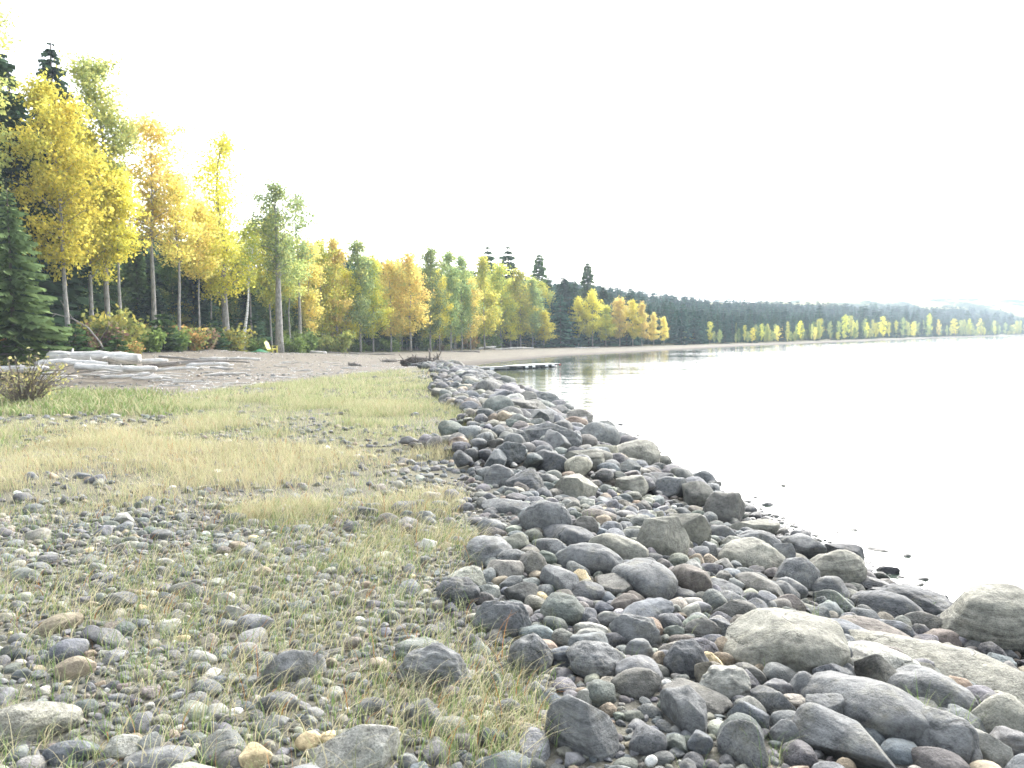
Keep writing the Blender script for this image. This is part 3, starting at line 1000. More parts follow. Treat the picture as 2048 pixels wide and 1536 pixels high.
def varied(c, amt=0.16):
    v = 1 + rf.uniform(-amt, amt)
    return tuple(max(0.01, x * v * (1 + rf.uniform(-.05, .05))) for x in c)


for i, (x, y, z, r, d) in enumerate(fill):
    t = rf.choices(names_, wts)[0]
    if r < 0.07:
        t = rf.choices(names_ + ['wht', 'yel', 'pnk'], [a * b for a, b in zip(wts, (1, .75, 1, 1, 1, 1, 1.5, 3, 3))] + [.01, .012, .06])[0]
    if d < 0.25 and y < 30:
        t = rf.choice(['drk', 'drk', 'gry', 'brn'])
    if y > 30 and rf.random() < 0.5:
        t = rf.choice(['drk', 'gry', 'brn'])
    col = varied(TINT[t])
    st = rf.choices(('round', 'ang', 'rough'), (.30, .50, .20))[0]
    if r < 0.08: st = rf.choices(('round', 'ang', 'rough'), (.50, .40, .10))[0]
    a, b, c = r * rf.uniform(1.0, 1.3), r * rf.uniform(.8, 1.0), r * rf.uniform(.60, .9)
    zc = z + c * 0.40 + (0.10 if y > 11 else 0.0) * (1 if r > .1 else .6)
    if z < WATER and d <= 0.1: zc = WATER - c * rf.uniform(.25, .8)
    rot = (rf.uniform(-.3, .3), rf.uniform(-.3, .3), rf.uniform(0, 6.28))
    if i in chosen:
        p = (x, y, zc)
        near = sorted(((math.hypot(p[0] - q[0], p[1] - q[1]), tx, q) for tx, q in LM), key=lambda s: s[0])
        sz = 'large' if r > .22 else 'medium' if r > .13 else 'small'
        lab = None
        for dist, tx, q in near[:5]:
            cand = '%s %s %s stone %s %s' % (sz, WORD[t], SW[st], rel_words(p, q), tx)
            if cand not in used_labels:
                lab = cand
                break
        if lab is None:
            lab = '%s %s %s stone of the rocky ridge beyond the layered boulder' % (sz, WORD[t], SW[st]) if y > 14 else '%s %s %s stone packed between the near boulders' % (sz, WORD[t], SW[st])
        used_labels.add(lab)
        put_rock(p, (a, b, c), rot[2], col, rf.choice(variants[st]), lab, tilt=rot[:2])
    else:
        cob_pts.append((x, y, zc, *rot, a, b, c, *col, {'round': 0, 'ang': 6, 'rough': 12}[st] + rf.randrange(6)))

# meadow cobbles (loose, uncountable)
def xr_edge(py):
    return np.interp(py, [735, 745, 790, 850, 890, 930, 1000, 1100, 1180, 1300, 1536], [760, 840, 915, 945, 960, 840, 880, 930, 960, 1010, 1070])


def scatter(n, y0, y1, power=1.0, margin=1.08):
    y = y0 + (y1 - y0) * rng.random(n) ** power
    x = (rng.random(n) * 2 - 1) * y * (1024 / FPX) * margin - 0.1
    return np.stack([x, y], 1)


cg = {}
for n, y0, y1, lo, hi in ((420, 2.6, 14, .07, .12), (3000, 2.6, 8.5, .035, .070), (22000, 2.6, 8.5, .015, .038), (9000, 8.5, 17, .025, .075), (5500, 17, 44, .04, .10)):
    PP = scatter(n, y0, y1)
    dd, ee = zones(PP)
    zz = height(PP, (dd, ee))
    qx_, qy_, _ = project(np.column_stack([PP, zz]))
    ny = vnoise(PP[:, 0] * 0.6, PP[:, 1] * 0.6, 21)
    for (x, y), z, d, e, sx, sy, nn in zip(PP, zz, dd, ee, qx_, qy_, ny):
        if d < 3.2 or e > -1 or sx > 2100:
            continue
        if y > 8.5:
            dens = 0.30 if sy < 1000 else 0.8
            if 826 < sy < 866 and sx < 380: dens = 0.9
            if 836 < sy < 866 and 480 < sx < 640: dens = 0.8
            if sx > xr_edge(sy) - 70: dens = 1.0
            if y > 17 and dens < .4: dens *= nn * 0.9
            if rf.random() > dens: continue
        r = lo + (hi - lo) * rf.random() ** 1.7
        if g_hit(x, y, r, 0.78):
            continue
        g_add(x, y, r)
        t = rf.choices(['gry', 'drk', 'gra', 'brn', 'blu', 'grn', 'red', 'tan', 'pal', 'pnk', 'yel', 'wht'], [.34, .13, .15, .09, .07, .09, .015, .035, .045, .02, .004, .006])[0]
        col = varied(TINT[t], .2)
        a, b, c = r * rf.uniform(1.0, 1.35), r * rf.uniform(.8, 1.0), r * rf.uniform(.55, .85)
        cob_pts.append((x, y, z + c * 0.12, rf.uniform(-.3, .3), rf.uniform(-.3, .3), rf.uniform(0, 6.28), a, b, c, *col, rf.choice((0, 1, 2, 3, 4, 5, 6, 7, 8, 9, 12))))


def gn_instances(name, pts, meshes, mat, kind='stuff'):
    """one object: points carrying rotation, scale, tint and choice, each turned into an instance by geometry nodes"""
    A = np.array(pts, np.float32)
    me = bpy.data.meshes.new(name)
    me.vertices.add(len(A))
    me.vertices.foreach_set('co', A[:, :3].copy().ravel())
    for nm, cols_ in (('rot', A[:, 3:6]), ('scl', A[:, 6:9])):
        at = me.attributes.new(nm, 'FLOAT_VECTOR', 'POINT')
        at.data.foreach_set('vector', np.ascontiguousarray(cols_).ravel())
    at = me.attributes.new('tint', 'FLOAT_COLOR', 'POINT')
    c4 = np.ones((len(A), 4), np.float32); c4[:, :3] = A[:, 9:12]
    at.data.foreach_set('color', c4.ravel())
    at = me.attributes.new('pick', 'INT', 'POINT')
    at.data.foreach_set('value', A[:, 12].astype(np.int32))
    o = link(name, me)
    src = bpy.data.collections.new(name + '_shapes')
    for i, m_ in enumerate(meshes):
        if mat is not None:
            m_ = m_.copy(); m_.materials.clear(); m_.materials.append(mat)
        src.objects.link(bpy.data.objects.new('shape_%02d' % i, m_))
    ng = bpy.data.node_groups.new(name + '_scatter', 'GeometryNodeTree')
    ng.interface.new_socket('Geometry', in_out='INPUT', socket_type='NodeSocketGeometry')
    ng.interface.new_socket('Geometry', in_out='OUTPUT', socket_type='NodeSocketGeometry')
    N, L = ng.nodes, ng.links
    gi, go = N.new('NodeGroupInput'), N.new('NodeGroupOutput')
    ci = N.new('GeometryNodeCollectionInfo')
    ci.inputs['Collection'].default_value = src
    ci.inputs['Separate Children'].default_value = True
    ci.inputs['Reset Children'].default_value = True
    iop = N.new('GeometryNodeInstanceOnPoints')
    iop.inputs['Pick Instance'].default_value = True

    def attr(nm, ty):
        n = N.new('GeometryNodeInputNamedAttribute'); n.data_type = ty
        n.inputs['Name'].default_value = nm
        return n.outputs[0]
    L.new(gi.outputs[0], iop.inputs['Points'])
    L.new(ci.outputs[0], iop.inputs['Instance'])
    L.new(attr('pick', 'INT'), iop.inputs['Instance Index'])
    e2r = N.new('FunctionNodeEulerToRotation')
    L.new(attr('rot', 'FLOAT_VECTOR'), e2r.inputs[0])
    L.new(e2r.outputs[0], iop.inputs['Rotation'])
    L.new(attr('scl', 'FLOAT_VECTOR'), iop.inputs['Scale'])
    L.new(iop.outputs[0], go.inputs[0])
    md = o.modifiers.new('scatter', 'NODES')
    md.node_group = ng
    o['kind'] = kind
    return o


cob_meshes = []
for st in ('round', 'ang', 'rough'):
    for k in range(6):
        cob_meshes.append(rock_mesh('cobble_shape', 1500 + len(cob_meshes), st, 3))
gn_instances('cobbles', cob_pts, cob_meshes, MAT_COB)

# ------------------------------------------------------------------ grass
def blades(P3, h, lean_dir, lean, droop, width, col, tipcol, seg=4):
    n = len(P3)
    out_v, out_c = [], []
    side = np.stack([-np.sin(lean_dir), np.cos(lean_dir), np.zeros(n)], 1)
    # blade faces are turned at random about the stem
    a = rng.random(n) * 6.283
    side = np.stack([np.cos(a), np.sin(a), np.zeros(n)], 1)
    dirv = np.stack([np.cos(lean_dir), np.sin(lean_dir), np.zeros(n)], 1)
    for i in range(seg + 1):
        t = i / seg
        c = P3 + dirv * (h * lean * t ** 1.8)[:, None] + np.array([0, 0, 1.0]) * (h * (t - droop * t ** 2.6))[:, None]
        w = (width * (1 - 0.92 * t) * 0.5)[:, None]
        out_v += [c - side * w, c + side * w]
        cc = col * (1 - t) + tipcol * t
        out_c += [cc, cc]
    V = np.stack(out_v, 1).reshape(-1, 3)
    Cc = np.stack(out_c, 1).reshape(-1, 3)
    m = 2 * (seg + 1)
    q = np.array([[2 * i, 2 * i + 1, 2 * i + 3, 2 * i + 2] for i in range(seg)])
    F = (np.arange(n)[:, None, None] * m + q[None]).reshape(-1, 4)
    return V, F, Cc


GC = {'straw': (0.46, 0.41, 0.27), 'gold': (0.45, 0.405, 0.255), 'yg': (0.345, 0.37, 0.20), 'green': (0.17, 0.25, 0.085), 'rust': (0.36, 0.17, 0.07), 'olive': (0.22, 0.23, 0.10)}


def pick_cols(n, mix):
    k = list(mix)
    i = rng.choice(len(k), n, p=np.array([mix[q] for q in k]) / sum(mix.values()))
    c = np.array([GC[q] for q in k])[i]
    return c * (0.8 + 0.4 * rng.random((n, 1)))


gV, gF, gC = [], [], []
off = 0


def add_blades(PP, keep, hl, hh, wl, wh, mix, seg, lean=(0.1, 0.5), droop=(0, 0.2), ldir=None):
    global off
    PP = PP[keep]
    n = len(PP)
    if n == 0: return
    z = height(PP)
    h = hl + (hh - hl) * rng.random(n) ** 1.4
    ld = rng.random(n) * 6.283 if ldir is None else ldir + rng.normal(size=n) * 0.9
    c = pick_cols(n, mix)
    V, F, Cc = blades(np.column_stack([PP, z]), h, ld, lean[0] + (lean[1] - lean[0]) * rng.random(n), droop[0] + (droop[1] - droop[0]) * rng.random(n),
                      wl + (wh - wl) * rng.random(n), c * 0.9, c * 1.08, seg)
    gV.append(V); gF.append(F + off); gC.append(Cc)
    off += len(V)


def gdens(PP):
    d, e = zones(PP)
    z = height(PP, (d, e))
    sx, sy, _ = project(np.column_stack([PP, z]))
    n1 = vnoise(PP[:, 0] * 0.9, PP[:, 1] * 0.9, 31)
    n2 = vnoise(PP[:, 0] * 0.33 + 5, PP[:, 1] * 0.33, 32)
    n3 = vnoise(PP[:, 0] * 3.1, PP[:, 1] * 3.1, 33)
    base = np.interp(sy, [735, 745, 800, 870, 1000, 1050, 1090, 1180, 1240, 1536], [0.5, 0.9, 0.9, 1.0, 1.0, 0.5, 0.16, 0.16, 0.38, 0.45])
    base = np.where(PP[:, 1] > 5, np.interp(sy - (n1 * .6 + n3 * .4 - .5) * 170, [735, 745, 800, 870, 1000, 1060, 1110, 1180, 1240, 1536], [0.5, 0.9, 0.9, 1.0, 1.0, 0.55, 0.26, 0.22, 0.42, 0.5]), base)
    right = 1 - sm(-45, 25, sx - xr_edge(sy) - (n1 - .5) * 160)
    strip = 1 - 0.9 * sm(822, 832, sy) * (1 - sm(856, 872, sy)) * (1 - sm(300, 470, sx))
    strip2 = 1 - 0.8 * sm(832, 842, sy) * (1 - sm(852, 866, sy)) * sm(480, 520, sx) * (1 - sm(600, 680, sx))
    beachb = np.interp(PP[:, 0], BX, BY)
    nb = 1 - sm(-4.5, -1.0, PP[:, 1] - beachb + (n1 - .5) * 4)
    left = np.where(sy < 826, sm(240, 420, sx), 1.0)
    clump = 0.20 + 1.05 * sm(0.32, 0.62, n1 * .6 + n2 * .4)
    return base * right * strip * strip2 * nb * left * clump * (0.5 + n3), sx, sy, n1, n2


# near: sparse thin arching blades over the cobbles
PP = scatter(150000, 2.5, 9.0)
dn, sx, sy, n1, n2 = gdens(PP)
k = rng.random(len(PP)) < dn * 0.9
u = rng.random(len(PP))
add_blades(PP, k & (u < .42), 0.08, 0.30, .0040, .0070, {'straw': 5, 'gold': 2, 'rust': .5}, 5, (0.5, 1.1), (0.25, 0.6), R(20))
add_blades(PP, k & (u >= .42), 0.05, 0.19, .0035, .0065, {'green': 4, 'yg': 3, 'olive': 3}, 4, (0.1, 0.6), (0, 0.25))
# green tufts and rusty stems on the near ground
tufts = scatter(420, 2.6, 8.5)
td, tsx, tsy, _, _ = gdens(tufts)
tufts = tufts[(td > 0.05) | (rng.random(len(tufts)) < .18)]
TP = np.repeat(tufts, 14, 0) + rng.normal(size=(len(tufts) * 14, 2)) * 0.035
add_blades(TP, np.ones(len(TP), bool), 0.08, 0.24, .0025, .0050, {'green': 5, 'yg': 3}, 4, (0.1, 0.7), (0, 0.3))
stems = scatter(130, 2.7, 7)
sd_, _, _, _, _ = gdens(stems)
add_blades(stems, sd_ > 0.1, 0.16, 0.36, .0035, .0060, {'rust': 5, 'gold': 1}, 4, (0.1, 0.6), (0, 0.15))
# the meadow, in three belts of matching density
for n_, y0_, y1_, w0_, w1_ in ((95000, 8.0, 14, .005, .009), (210000, 14, 24, .007, .013), (270000, 24, 52, .014, .026)):
    PP = scatter(n_, y0_, y1_, 1.0, 1.05)
    dn, sx, sy, n1, n2 = gdens(PP)
    k = rng.random(len(PP)) < dn * 0.95
    u = rng.random(len(PP)) < sm(0.42, 0.75, n2 * .4 + n1 * .3 + 0.42 * sm(790, 930, sy)) * .9 + .06
    sg = 3 if y0_ < 9 else 2 if y0_ < 20 else 1
    tall = n1 > .5
    for tt, f_ in ((tall, 1.1), (~tall, .7)):
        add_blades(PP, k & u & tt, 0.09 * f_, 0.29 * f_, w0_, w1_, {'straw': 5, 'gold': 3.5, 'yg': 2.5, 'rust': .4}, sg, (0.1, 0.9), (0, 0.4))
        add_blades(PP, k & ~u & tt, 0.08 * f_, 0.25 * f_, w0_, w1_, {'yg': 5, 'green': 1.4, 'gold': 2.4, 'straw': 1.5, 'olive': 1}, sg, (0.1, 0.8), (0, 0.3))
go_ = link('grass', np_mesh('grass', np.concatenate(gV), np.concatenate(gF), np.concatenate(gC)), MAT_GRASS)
tag(go_, kind='stuff')

# low green weeds at the left edge of the meadow
gV, gF, gC, off = [], [], [], 0
PP = scatter(60000, 17, 31, 1.0, 1.05)
z = height(PP)
sx, sy, _ = project(np.column_stack([PP, z]))
n1 = vnoise(PP[:, 0] * 0.8, PP[:, 1] * 0.8, 41)
edge = np.interp(sx, [-50, 200, 290, 350, 400], [1, 1, .8, .35, 0])
inz = sm(778, 788, sy) * (1 - sm(826, 836, sy)) * edge * sm(.2, .45, n1 + edge * .3)
k = rng.random(len(PP)) < inz
add_blades(PP, k, 0.10, 0.33, .025, .06, {'green': 3, 'yg': 4, 'gold': 1.2, 'olive': 2}, 3, (0.1, 0.9), (0, 0.5))
PP2 = scatter(9000, 10, 19, 1.0, 1.05)
sx2, sy2, _ = project(np.column_stack([PP2, height(PP2)]))
k2 = rng.random(len(PP2)) < (1 - sm(20, 90, sx2)) * sm(850, 865, sy2) * (1 - sm(900, 930, sy2)) * .8
add_blades(PP2, k2, 0.10, 0.32, .012, .03, {'yg': 5, 'green': 3, 'gold': 1}, 3, (0.1, 0.8), (0, 0.4))
wo_ = link('weeds', np_mesh('weeds', np.concatenate(gV), np.concatenate(gF), np.concatenate(gC)), MAT_GRASS)
tag(wo_, kind='stuff')

# ------------------------------------------------------------------ trees
PAL = {'yel': [((0.80, 0.74, 0.13), 6), ((0.82, 0.70, 0.12), 2), ((0.58, 0.60, 0.13), 2.5)],
       'org': [((0.83, 0.66, 0.20), 5), ((0.80, 0.72, 0.21), 4), ((0.66, 0.42, 0.13), .5), ((0.56, 0.56, 0.18), 2)],
       'pal': [((0.44, 0.48, 0.17), 5), ((0.60, 0.56, 0.17), 3), ((0.32, 0.40, 0.15), 2)],
       'ygn': [((0.54, 0.55, 0.12), 5), ((0.70, 0.60, 0.11), 3), ((0.34, 0.42, 0.12), 3)],
       'grn': [((0.26, 0.35, 0.15), 6), ((0.36, 0.42, 0.16), 3), ((0.50, 0.47, 0.13), 1)],
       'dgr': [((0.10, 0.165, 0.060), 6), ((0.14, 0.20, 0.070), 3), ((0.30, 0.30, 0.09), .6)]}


def pal_cols(n, pal, rg):
    p = PAL[pal]
    w = np.array([b for _, b in p], float)
    return np.array([a for a, _ in p])[rg.choice(len(p), n, p=w / w.sum())]


def leaf_quads(C, size, cols, rg, flat=0.0):
    n = len(C)
    a = rg.normal(size=(n, 3)); a /= np.linalg.norm(a, axis=1)[:, None]
    b = rg.normal(size=(n, 3)); b -= a * (a * b).sum(1)[:, None]; b /= np.linalg.norm(b, axis=1)[:, None]
    s = (size * (0.6 + 0.8 * rg.random(n)))[:, None] * 0.5
    V = np.stack([C - a * s * 1.25, C - b * s * .8 + a * s * .1, C + a * s * 1.25, C + b * s * .8 + a * s * .1], 1).reshape(-1, 3)
    F = np.arange(4 * n).reshape(-1, 4)
    return V, F, np.repeat(cols, 4, 0)


def broadleaf(seed, H, zb, rad, pal, leaves, leaf=0.14, lean=(0, 0), trunk_r=None, shape='col', multi=None):
    """trunk mesh (with limbs) and crown mesh of one aspen-like tree, base at the origin"""
    rg = np.random.default_rng(seed)
    r_ = random.Random(seed)
    tr = trunk_r or H * 0.0105
    tb = Tubes()
    wob = [(rg.normal() * .012 * H, rg.normal() * .012 * H) for _ in range(7)]
    pts, rad_ = [], []
    for i in range(9):
        t = i / 8
        w = np.array([np.interp(t * 6, range(7), [q[0] for q in wob]), np.interp(t * 6, range(7), [q[1] for q in wob])]) * t
        pts.append((lean[0] * t ** 1.1 + w[0], lean[1] * t + w[1], -0.3 + t * (H * 0.97 + 0.3)))
        rad_.append(tr * (1.25 if i == 0 else 1.0) * (1 - 0.93 * t) + 0.008)
    tb.tube(pts, rad_, 8)
    pa = np.array(pts)

    def on_trunk(z):
        return np.array([np.interp(z, pa[:, 2], pa[:, 0]), np.interp(z, pa[:, 2], pa[:, 1]), z])
    clumps = []
    nl = int(26 + H * 1.4)
    for i in range(nl):
        t = (i + r_.random()) / nl
        z0 = zb + (H * 0.96 - zb) * t
        prof = {'col': (0.35 + 0.65 * min(1, t * 3.2)) * (1 - t ** 2.2) ** 0.7, 'cone': (1 - t) ** 0.8 * min(1, .4 + t * 4), 'vase': (0.3 + .7 * min(1, t * 1.6)) * (1 - t ** 4) ** .6}[shape] + 0.10
        ln = rad * prof * r_.uniform(0.45, 1.18)
        an = r_.uniform(0, 6.283)
        p0 = on_trunk(z0)
        rise = ln * r_.uniform(0.25, 0.9)
        p1 = p0 + np.array([math.cos(an) * ln * .55, math.sin(an) * ln * .55, rise * .65])
        p2 = p0 + np.array([math.cos(an) * ln, math.sin(an) * ln, rise * .8])
        if p2[2] > H: p2[2] = H - r_.random() * .3
        rr_ = max(0.012, tr * 0.30 * (1 - t))
        tb.tube([p0, p1, p2], [rr_, rr_ * .6, 0.006], 5, cap=False)
        nb = max(2, int(3 + ln * 1.7))
        for j in range(nb):
            u = r_.uniform(0.25, 1.05)
            q = p0 * (1 - u) + p2 * u if u > .55 else (p0 * (1 - u / .55) + p1 * (u / .55))
            clumps.append((*(q + rg.normal(size=3) * np.array([.22, .22, .25]) * rad * .35), r_.uniform(.35, 1)))
    for j in range(6):
        clumps.append((*on_trunk(H * r_.uniform(.90, 1.0)), .4))
    clumps = np.array(clumps)
    w = clumps[:, 3] / clumps[:, 3].sum()
    pick = rg.choice(len(clumps), leaves, p=w)
    spread = rad * 0.105 + 0.09
    C = clumps[pick, :3] + rg.normal(size=(leaves, 3)) * spread * np.array([1, 1, 0.75])
    ccol = pal_cols(len(clumps), pal, rg)
    cols = ccol[pick] * 0.6 + pal_cols(leaves, pal, rg) * 0.4
    cols *= (0.75 + 0.45 * rg.random((leaves, 1)))
    V, F, Cc = leaf_quads(C, np.full(leaves, leaf), cols, rg)
    return tb.mesh('trunk'), np_mesh('crown', V, F, Cc)


def conifer(seed, H, rad, col, tiers=46, per=7, quads=8, skirt=0.10, droop=0.35, thin=1.0):
    rg = np.random.default_rng(seed)
    tb = Tubes()
    tr = H * 0.011
    tb.tube([(0, 0, -0.3), (0, 0, H * .5), (0, 0, H * .985)], [tr * 1.2, tr * .7, tr * .22], 7)
    Vs, Fs, Cs, o_ = [], [], [], 0
    col = np.array(col)
    for i in range(tiers):
        t = (i + rg.random() * 1.5) / (tiers + 0.8)
        z = H * (skirt + (1 - skirt) * t)
        L_ = rad * ((1 - t) ** 0.80 + 0.11 * min(1, 7 * (1 - t) + .20)) * (0.8 + .35 * rg.random())
        n = max(6, int(per * (1 - .30 * t)))
        for j in range(n):
            if rg.random() < 0.08 and t < .8: continue
            an = 6.283 * (j + rg.random() * .8) / n + i * 2.4
            ln = L_ * (0.6 + 0.55 * rg.random())
            dv = np.array([math.cos(an), math.sin(an), 0])
            sv = np.array([-math.sin(an), math.cos(an), 0])
            nq = max(2, int(quads * (0.35 + .65 * ln / rad)))
            u = (np.arange(nq) + rg.random(nq) * .7) / nq
            zc = z + ln * (0.10 * u - droop * u ** 1.7 + 0.18 * u ** 4)
            c = dv * (u * ln)[:, None] + np.stack([np.zeros(nq), np.zeros(nq), zc], 1)
            wdt = ln * (0.10 + 0.24 * np.sin(np.clip(u * 2.6 + .3, 0, 3.1))) * thin
            ll = ln / nq * 1.9
            for sgn in (-1, 1):
                fwdv = dv * 0.75 + sv * sgn * 0.65
                drop = np.array([0, 0, -1.0]) * (0.24 + .3 * rg.random() + 0.95 * t ** 2)
                tipv = c + (fwdv + drop) * wdt[:, None] * (0.8 + .5 * rg.random((nq, 1)))
                a = c - dv * ll * .35
                b = c + dv * ll * .75
                # sprays: narrow kites of needles each side of the branch
                V = np.stack([a, c * .45 + tipv * .55 - dv * ll * .40 + [0, 0, .012], tipv, b * .6 + tipv * .4 + dv * ll * .15], 1).reshape(-1, 3)
                Vs.append(V); Fs.append(np.arange(4 * nq).reshape(-1, 4) + o_); o_ += 4 * nq
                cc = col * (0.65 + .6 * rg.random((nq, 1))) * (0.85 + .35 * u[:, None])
                Cs.append(np.repeat(cc, 4, 0))
    return tb.mesh('trunk'), np_mesh('crown', np.concatenate(Vs), np.concatenate(Fs), np.concatenate(Cs))


def make_tree(name, loc, meshes, mats, label, cat, group, scale=(1, 1, 1), rz=0.0):
    root = empty(name, loc, rz)
    root.scale = scale
    link('trunk', meshes[0], mats[0], root)
    link('crown', meshes[1], mats[1], root)
    tag(root, label, cat, group)
    return root


def joined(meshes, mats, name):
    """trunk and crown as one mesh for trees too small in the picture to show parts"""
    bm = bmesh.new()
    for i, m_ in enumerate(meshes):
        n0 = len(bm.faces)
        bm.from_mesh(m_)
        bm.faces.ensure_lookup_table()
        for f in bm.faces[n0:]: f.material_index = i
    me = bpy.data.meshes.new(name)
    bm.to_mesh(me); bm.free()
    for m_ in mats: me.materials.append(m_)
    return me


def tree_xyz(px, Y):
    x = (px - 1024) / FPX * Y
    return x, Y, hgt(x, Y)


def zpix(px, py, Y):
    return float(at_y(px, py, Y)[2])


MARKS = [(-30, 'the pale poplar at the left edge'), (142, 'the broad bright yellow aspen'), (222, 'the tallest pale green poplar'), (310, 'the tall orange yellow aspen'), (362, 'the shorter orange aspen'),
         (455, 'the thick double trunk'), (500, 'the leaning white birch'), (560, 'the thickest grey trunk'), (602, 'the sparse green poplar'), (646, 'the straight grey trunk'), (676, 'the orange topped poplar'),
         (722, 'the tall pale green poplar'), (800, 'the pair of bright orange aspens'), (862, 'the poplar right of the orange pair'), (914, 'the dull green poplars'), (942, 'the narrow orange column'), (970, 'the yellow crowned poplar'),
         (1010, 'the last yellow green poplars'), (1080, 'the tallest thin spruce spire')]
FMARKS = [(1090, 'beside the tallest thin spruce spire'), (1176, 'around the lone spruce spire'), (1240, 'behind the golden lakeside aspens'), (1330, 'behind the gravel point'), (1430, 'behind the first far yellow poplars'),
          (1540, 'left of the middle of the far shore'), (1690, 'in the middle of the far shore'), (1850, 'right of the middle of the far shore'), (1990, 'near the right frame edge')]
BEACHM = [(60, 'beside the dry bush'), (190, 'before the largest white log'), (320, 'before the thin grey log'), (450, 'below the double trunk'), (545, 'in front of the yellow chair'), (650, 'below the straight grey trunk'), (720, 'near the small root stump')]
seen = {}


def near_mark(px, marks):
    return min(marks, key=lambda m_: abs(m_[0] - px))[1]


def hword(v, lo, hi):
    return 'tall' if v > hi else 'low' if v < lo else 'medium'


GD = 'autumn poplars and aspens along the beach'
# px of the foot, distance, top py, crown foot py, half width px, palette, leaves, lean px, shape, trunk scale, label
NEAR_D = [
 (-22, 45, -130, 380, 80, 'pal', 6000, 0, 'col', 1.0, 'pale green and yellow poplar cut by the left frame edge'),
 (142, 49, 150, 545, 80, 'yel', 9000, -14, 'col', .9, 'broad bright yellow aspen with a slim pale trunk, left of the beach'),
 (222, 54, 106, 420, 58, 'pal', 6500, -8, 'vase', 1.0, 'tallest pale green poplar rising behind the bright yellow aspen'),
 (188, 53, 260, 560, 62, 'yel', 7000, 0, 'col', 1.1, 'bright yellow aspen with thick grey trunk behind the slim one'),
 (247, 53, 340, 520, 50, 'yel', 4500, -6, 'col', 1.0, 'yellow aspen on a pale straight trunk, second left of the tall orange one'),
 (310, 58, 226, 490, 62, 'org', 4800, 8, 'vase', 1.15, 'tall orange yellow aspen with a thick pale bare trunk'),
 (362, 60, 340, 530, 54, 'org', 3800, 0, 'col', 1.0, 'shorter orange aspen on a spotted trunk right of the tall orange one'),
 (455, 67, 258, 600, 64, 'yel', 6500, -4, 'cone', 1.7, 'tall yellow poplar with a thick double trunk at the beach edge'),
 (425, 68, 420, 600, 46, 'yel', 4200, 4, 'col', .8, 'low yellow aspen left of the thick double trunk'),
 (545, 75, 432, 610, 40, 'ygn', 3800, 0, 'cone', .8, 'yellow green aspen behind the yellow chair'),
 (560, 71, 360, 560, 46, 'grn', 4200, 0, 'vase', 2.4, 'green poplar with the thickest grey trunk, right of the yellow chair'),
 (402, 63, 395, 560, 46, 'org', 3600, 0, 'col', .7, 'slim orange yellow aspen between the spotted trunk and the double trunk'),
 (505, 73, 440, 590, 42, 'ygn', 3400, 0, 'col', .8, 'yellow green aspen crown above the leaning birch'),
 (582, 77, 470, 600, 38, 'pal', 3000, 0, 'col', .9, 'pale green aspen just right of the thickest grey trunk'),
 (602, 79, 384, 560, 34, 'grn', 1900, 0, 'vase', 1.2, 'thin sparse green poplar with bare branches right of the thick trunk'),
]
for i, (px, Y, top, cb, hw, pal, nl, lean, shp, ts, label) in enumerate(NEAR_D):
    x, y, z = tree_xyz(px, Y)
    H = zpix(px, top, Y) - z
    zb = zpix(px, cb, Y) - z
    k = Y / FPX
    ms = broadleaf(300 + i, H, zb, hw * k * 1.18, pal, int(nl * 1.5), 0.17, (lean * k, 0), H * 0.0100 * ts, shp)
    make_tree('aspen_tree', (x, y, z), ms, (MAT_ASPEN, MAT_LEAF), label, 'tree', GD)

# the leaning white birch
x, y, z = tree_xyz(486, 69)
k = 69 / FPX
ms = broadleaf(350, zpix(486, 470, 69) - z, zpix(486, 575, 69) - z, 34 * k, 'ygn', 1800, 0.15, (30 * k, 0), 0.16, 'col')
make_tree('birch_tree', (x, y, z), ms, (MAT_BIRCH, MAT_LEAF), 'white barked birch leaning to the right at the beach edge', 'tree', None)

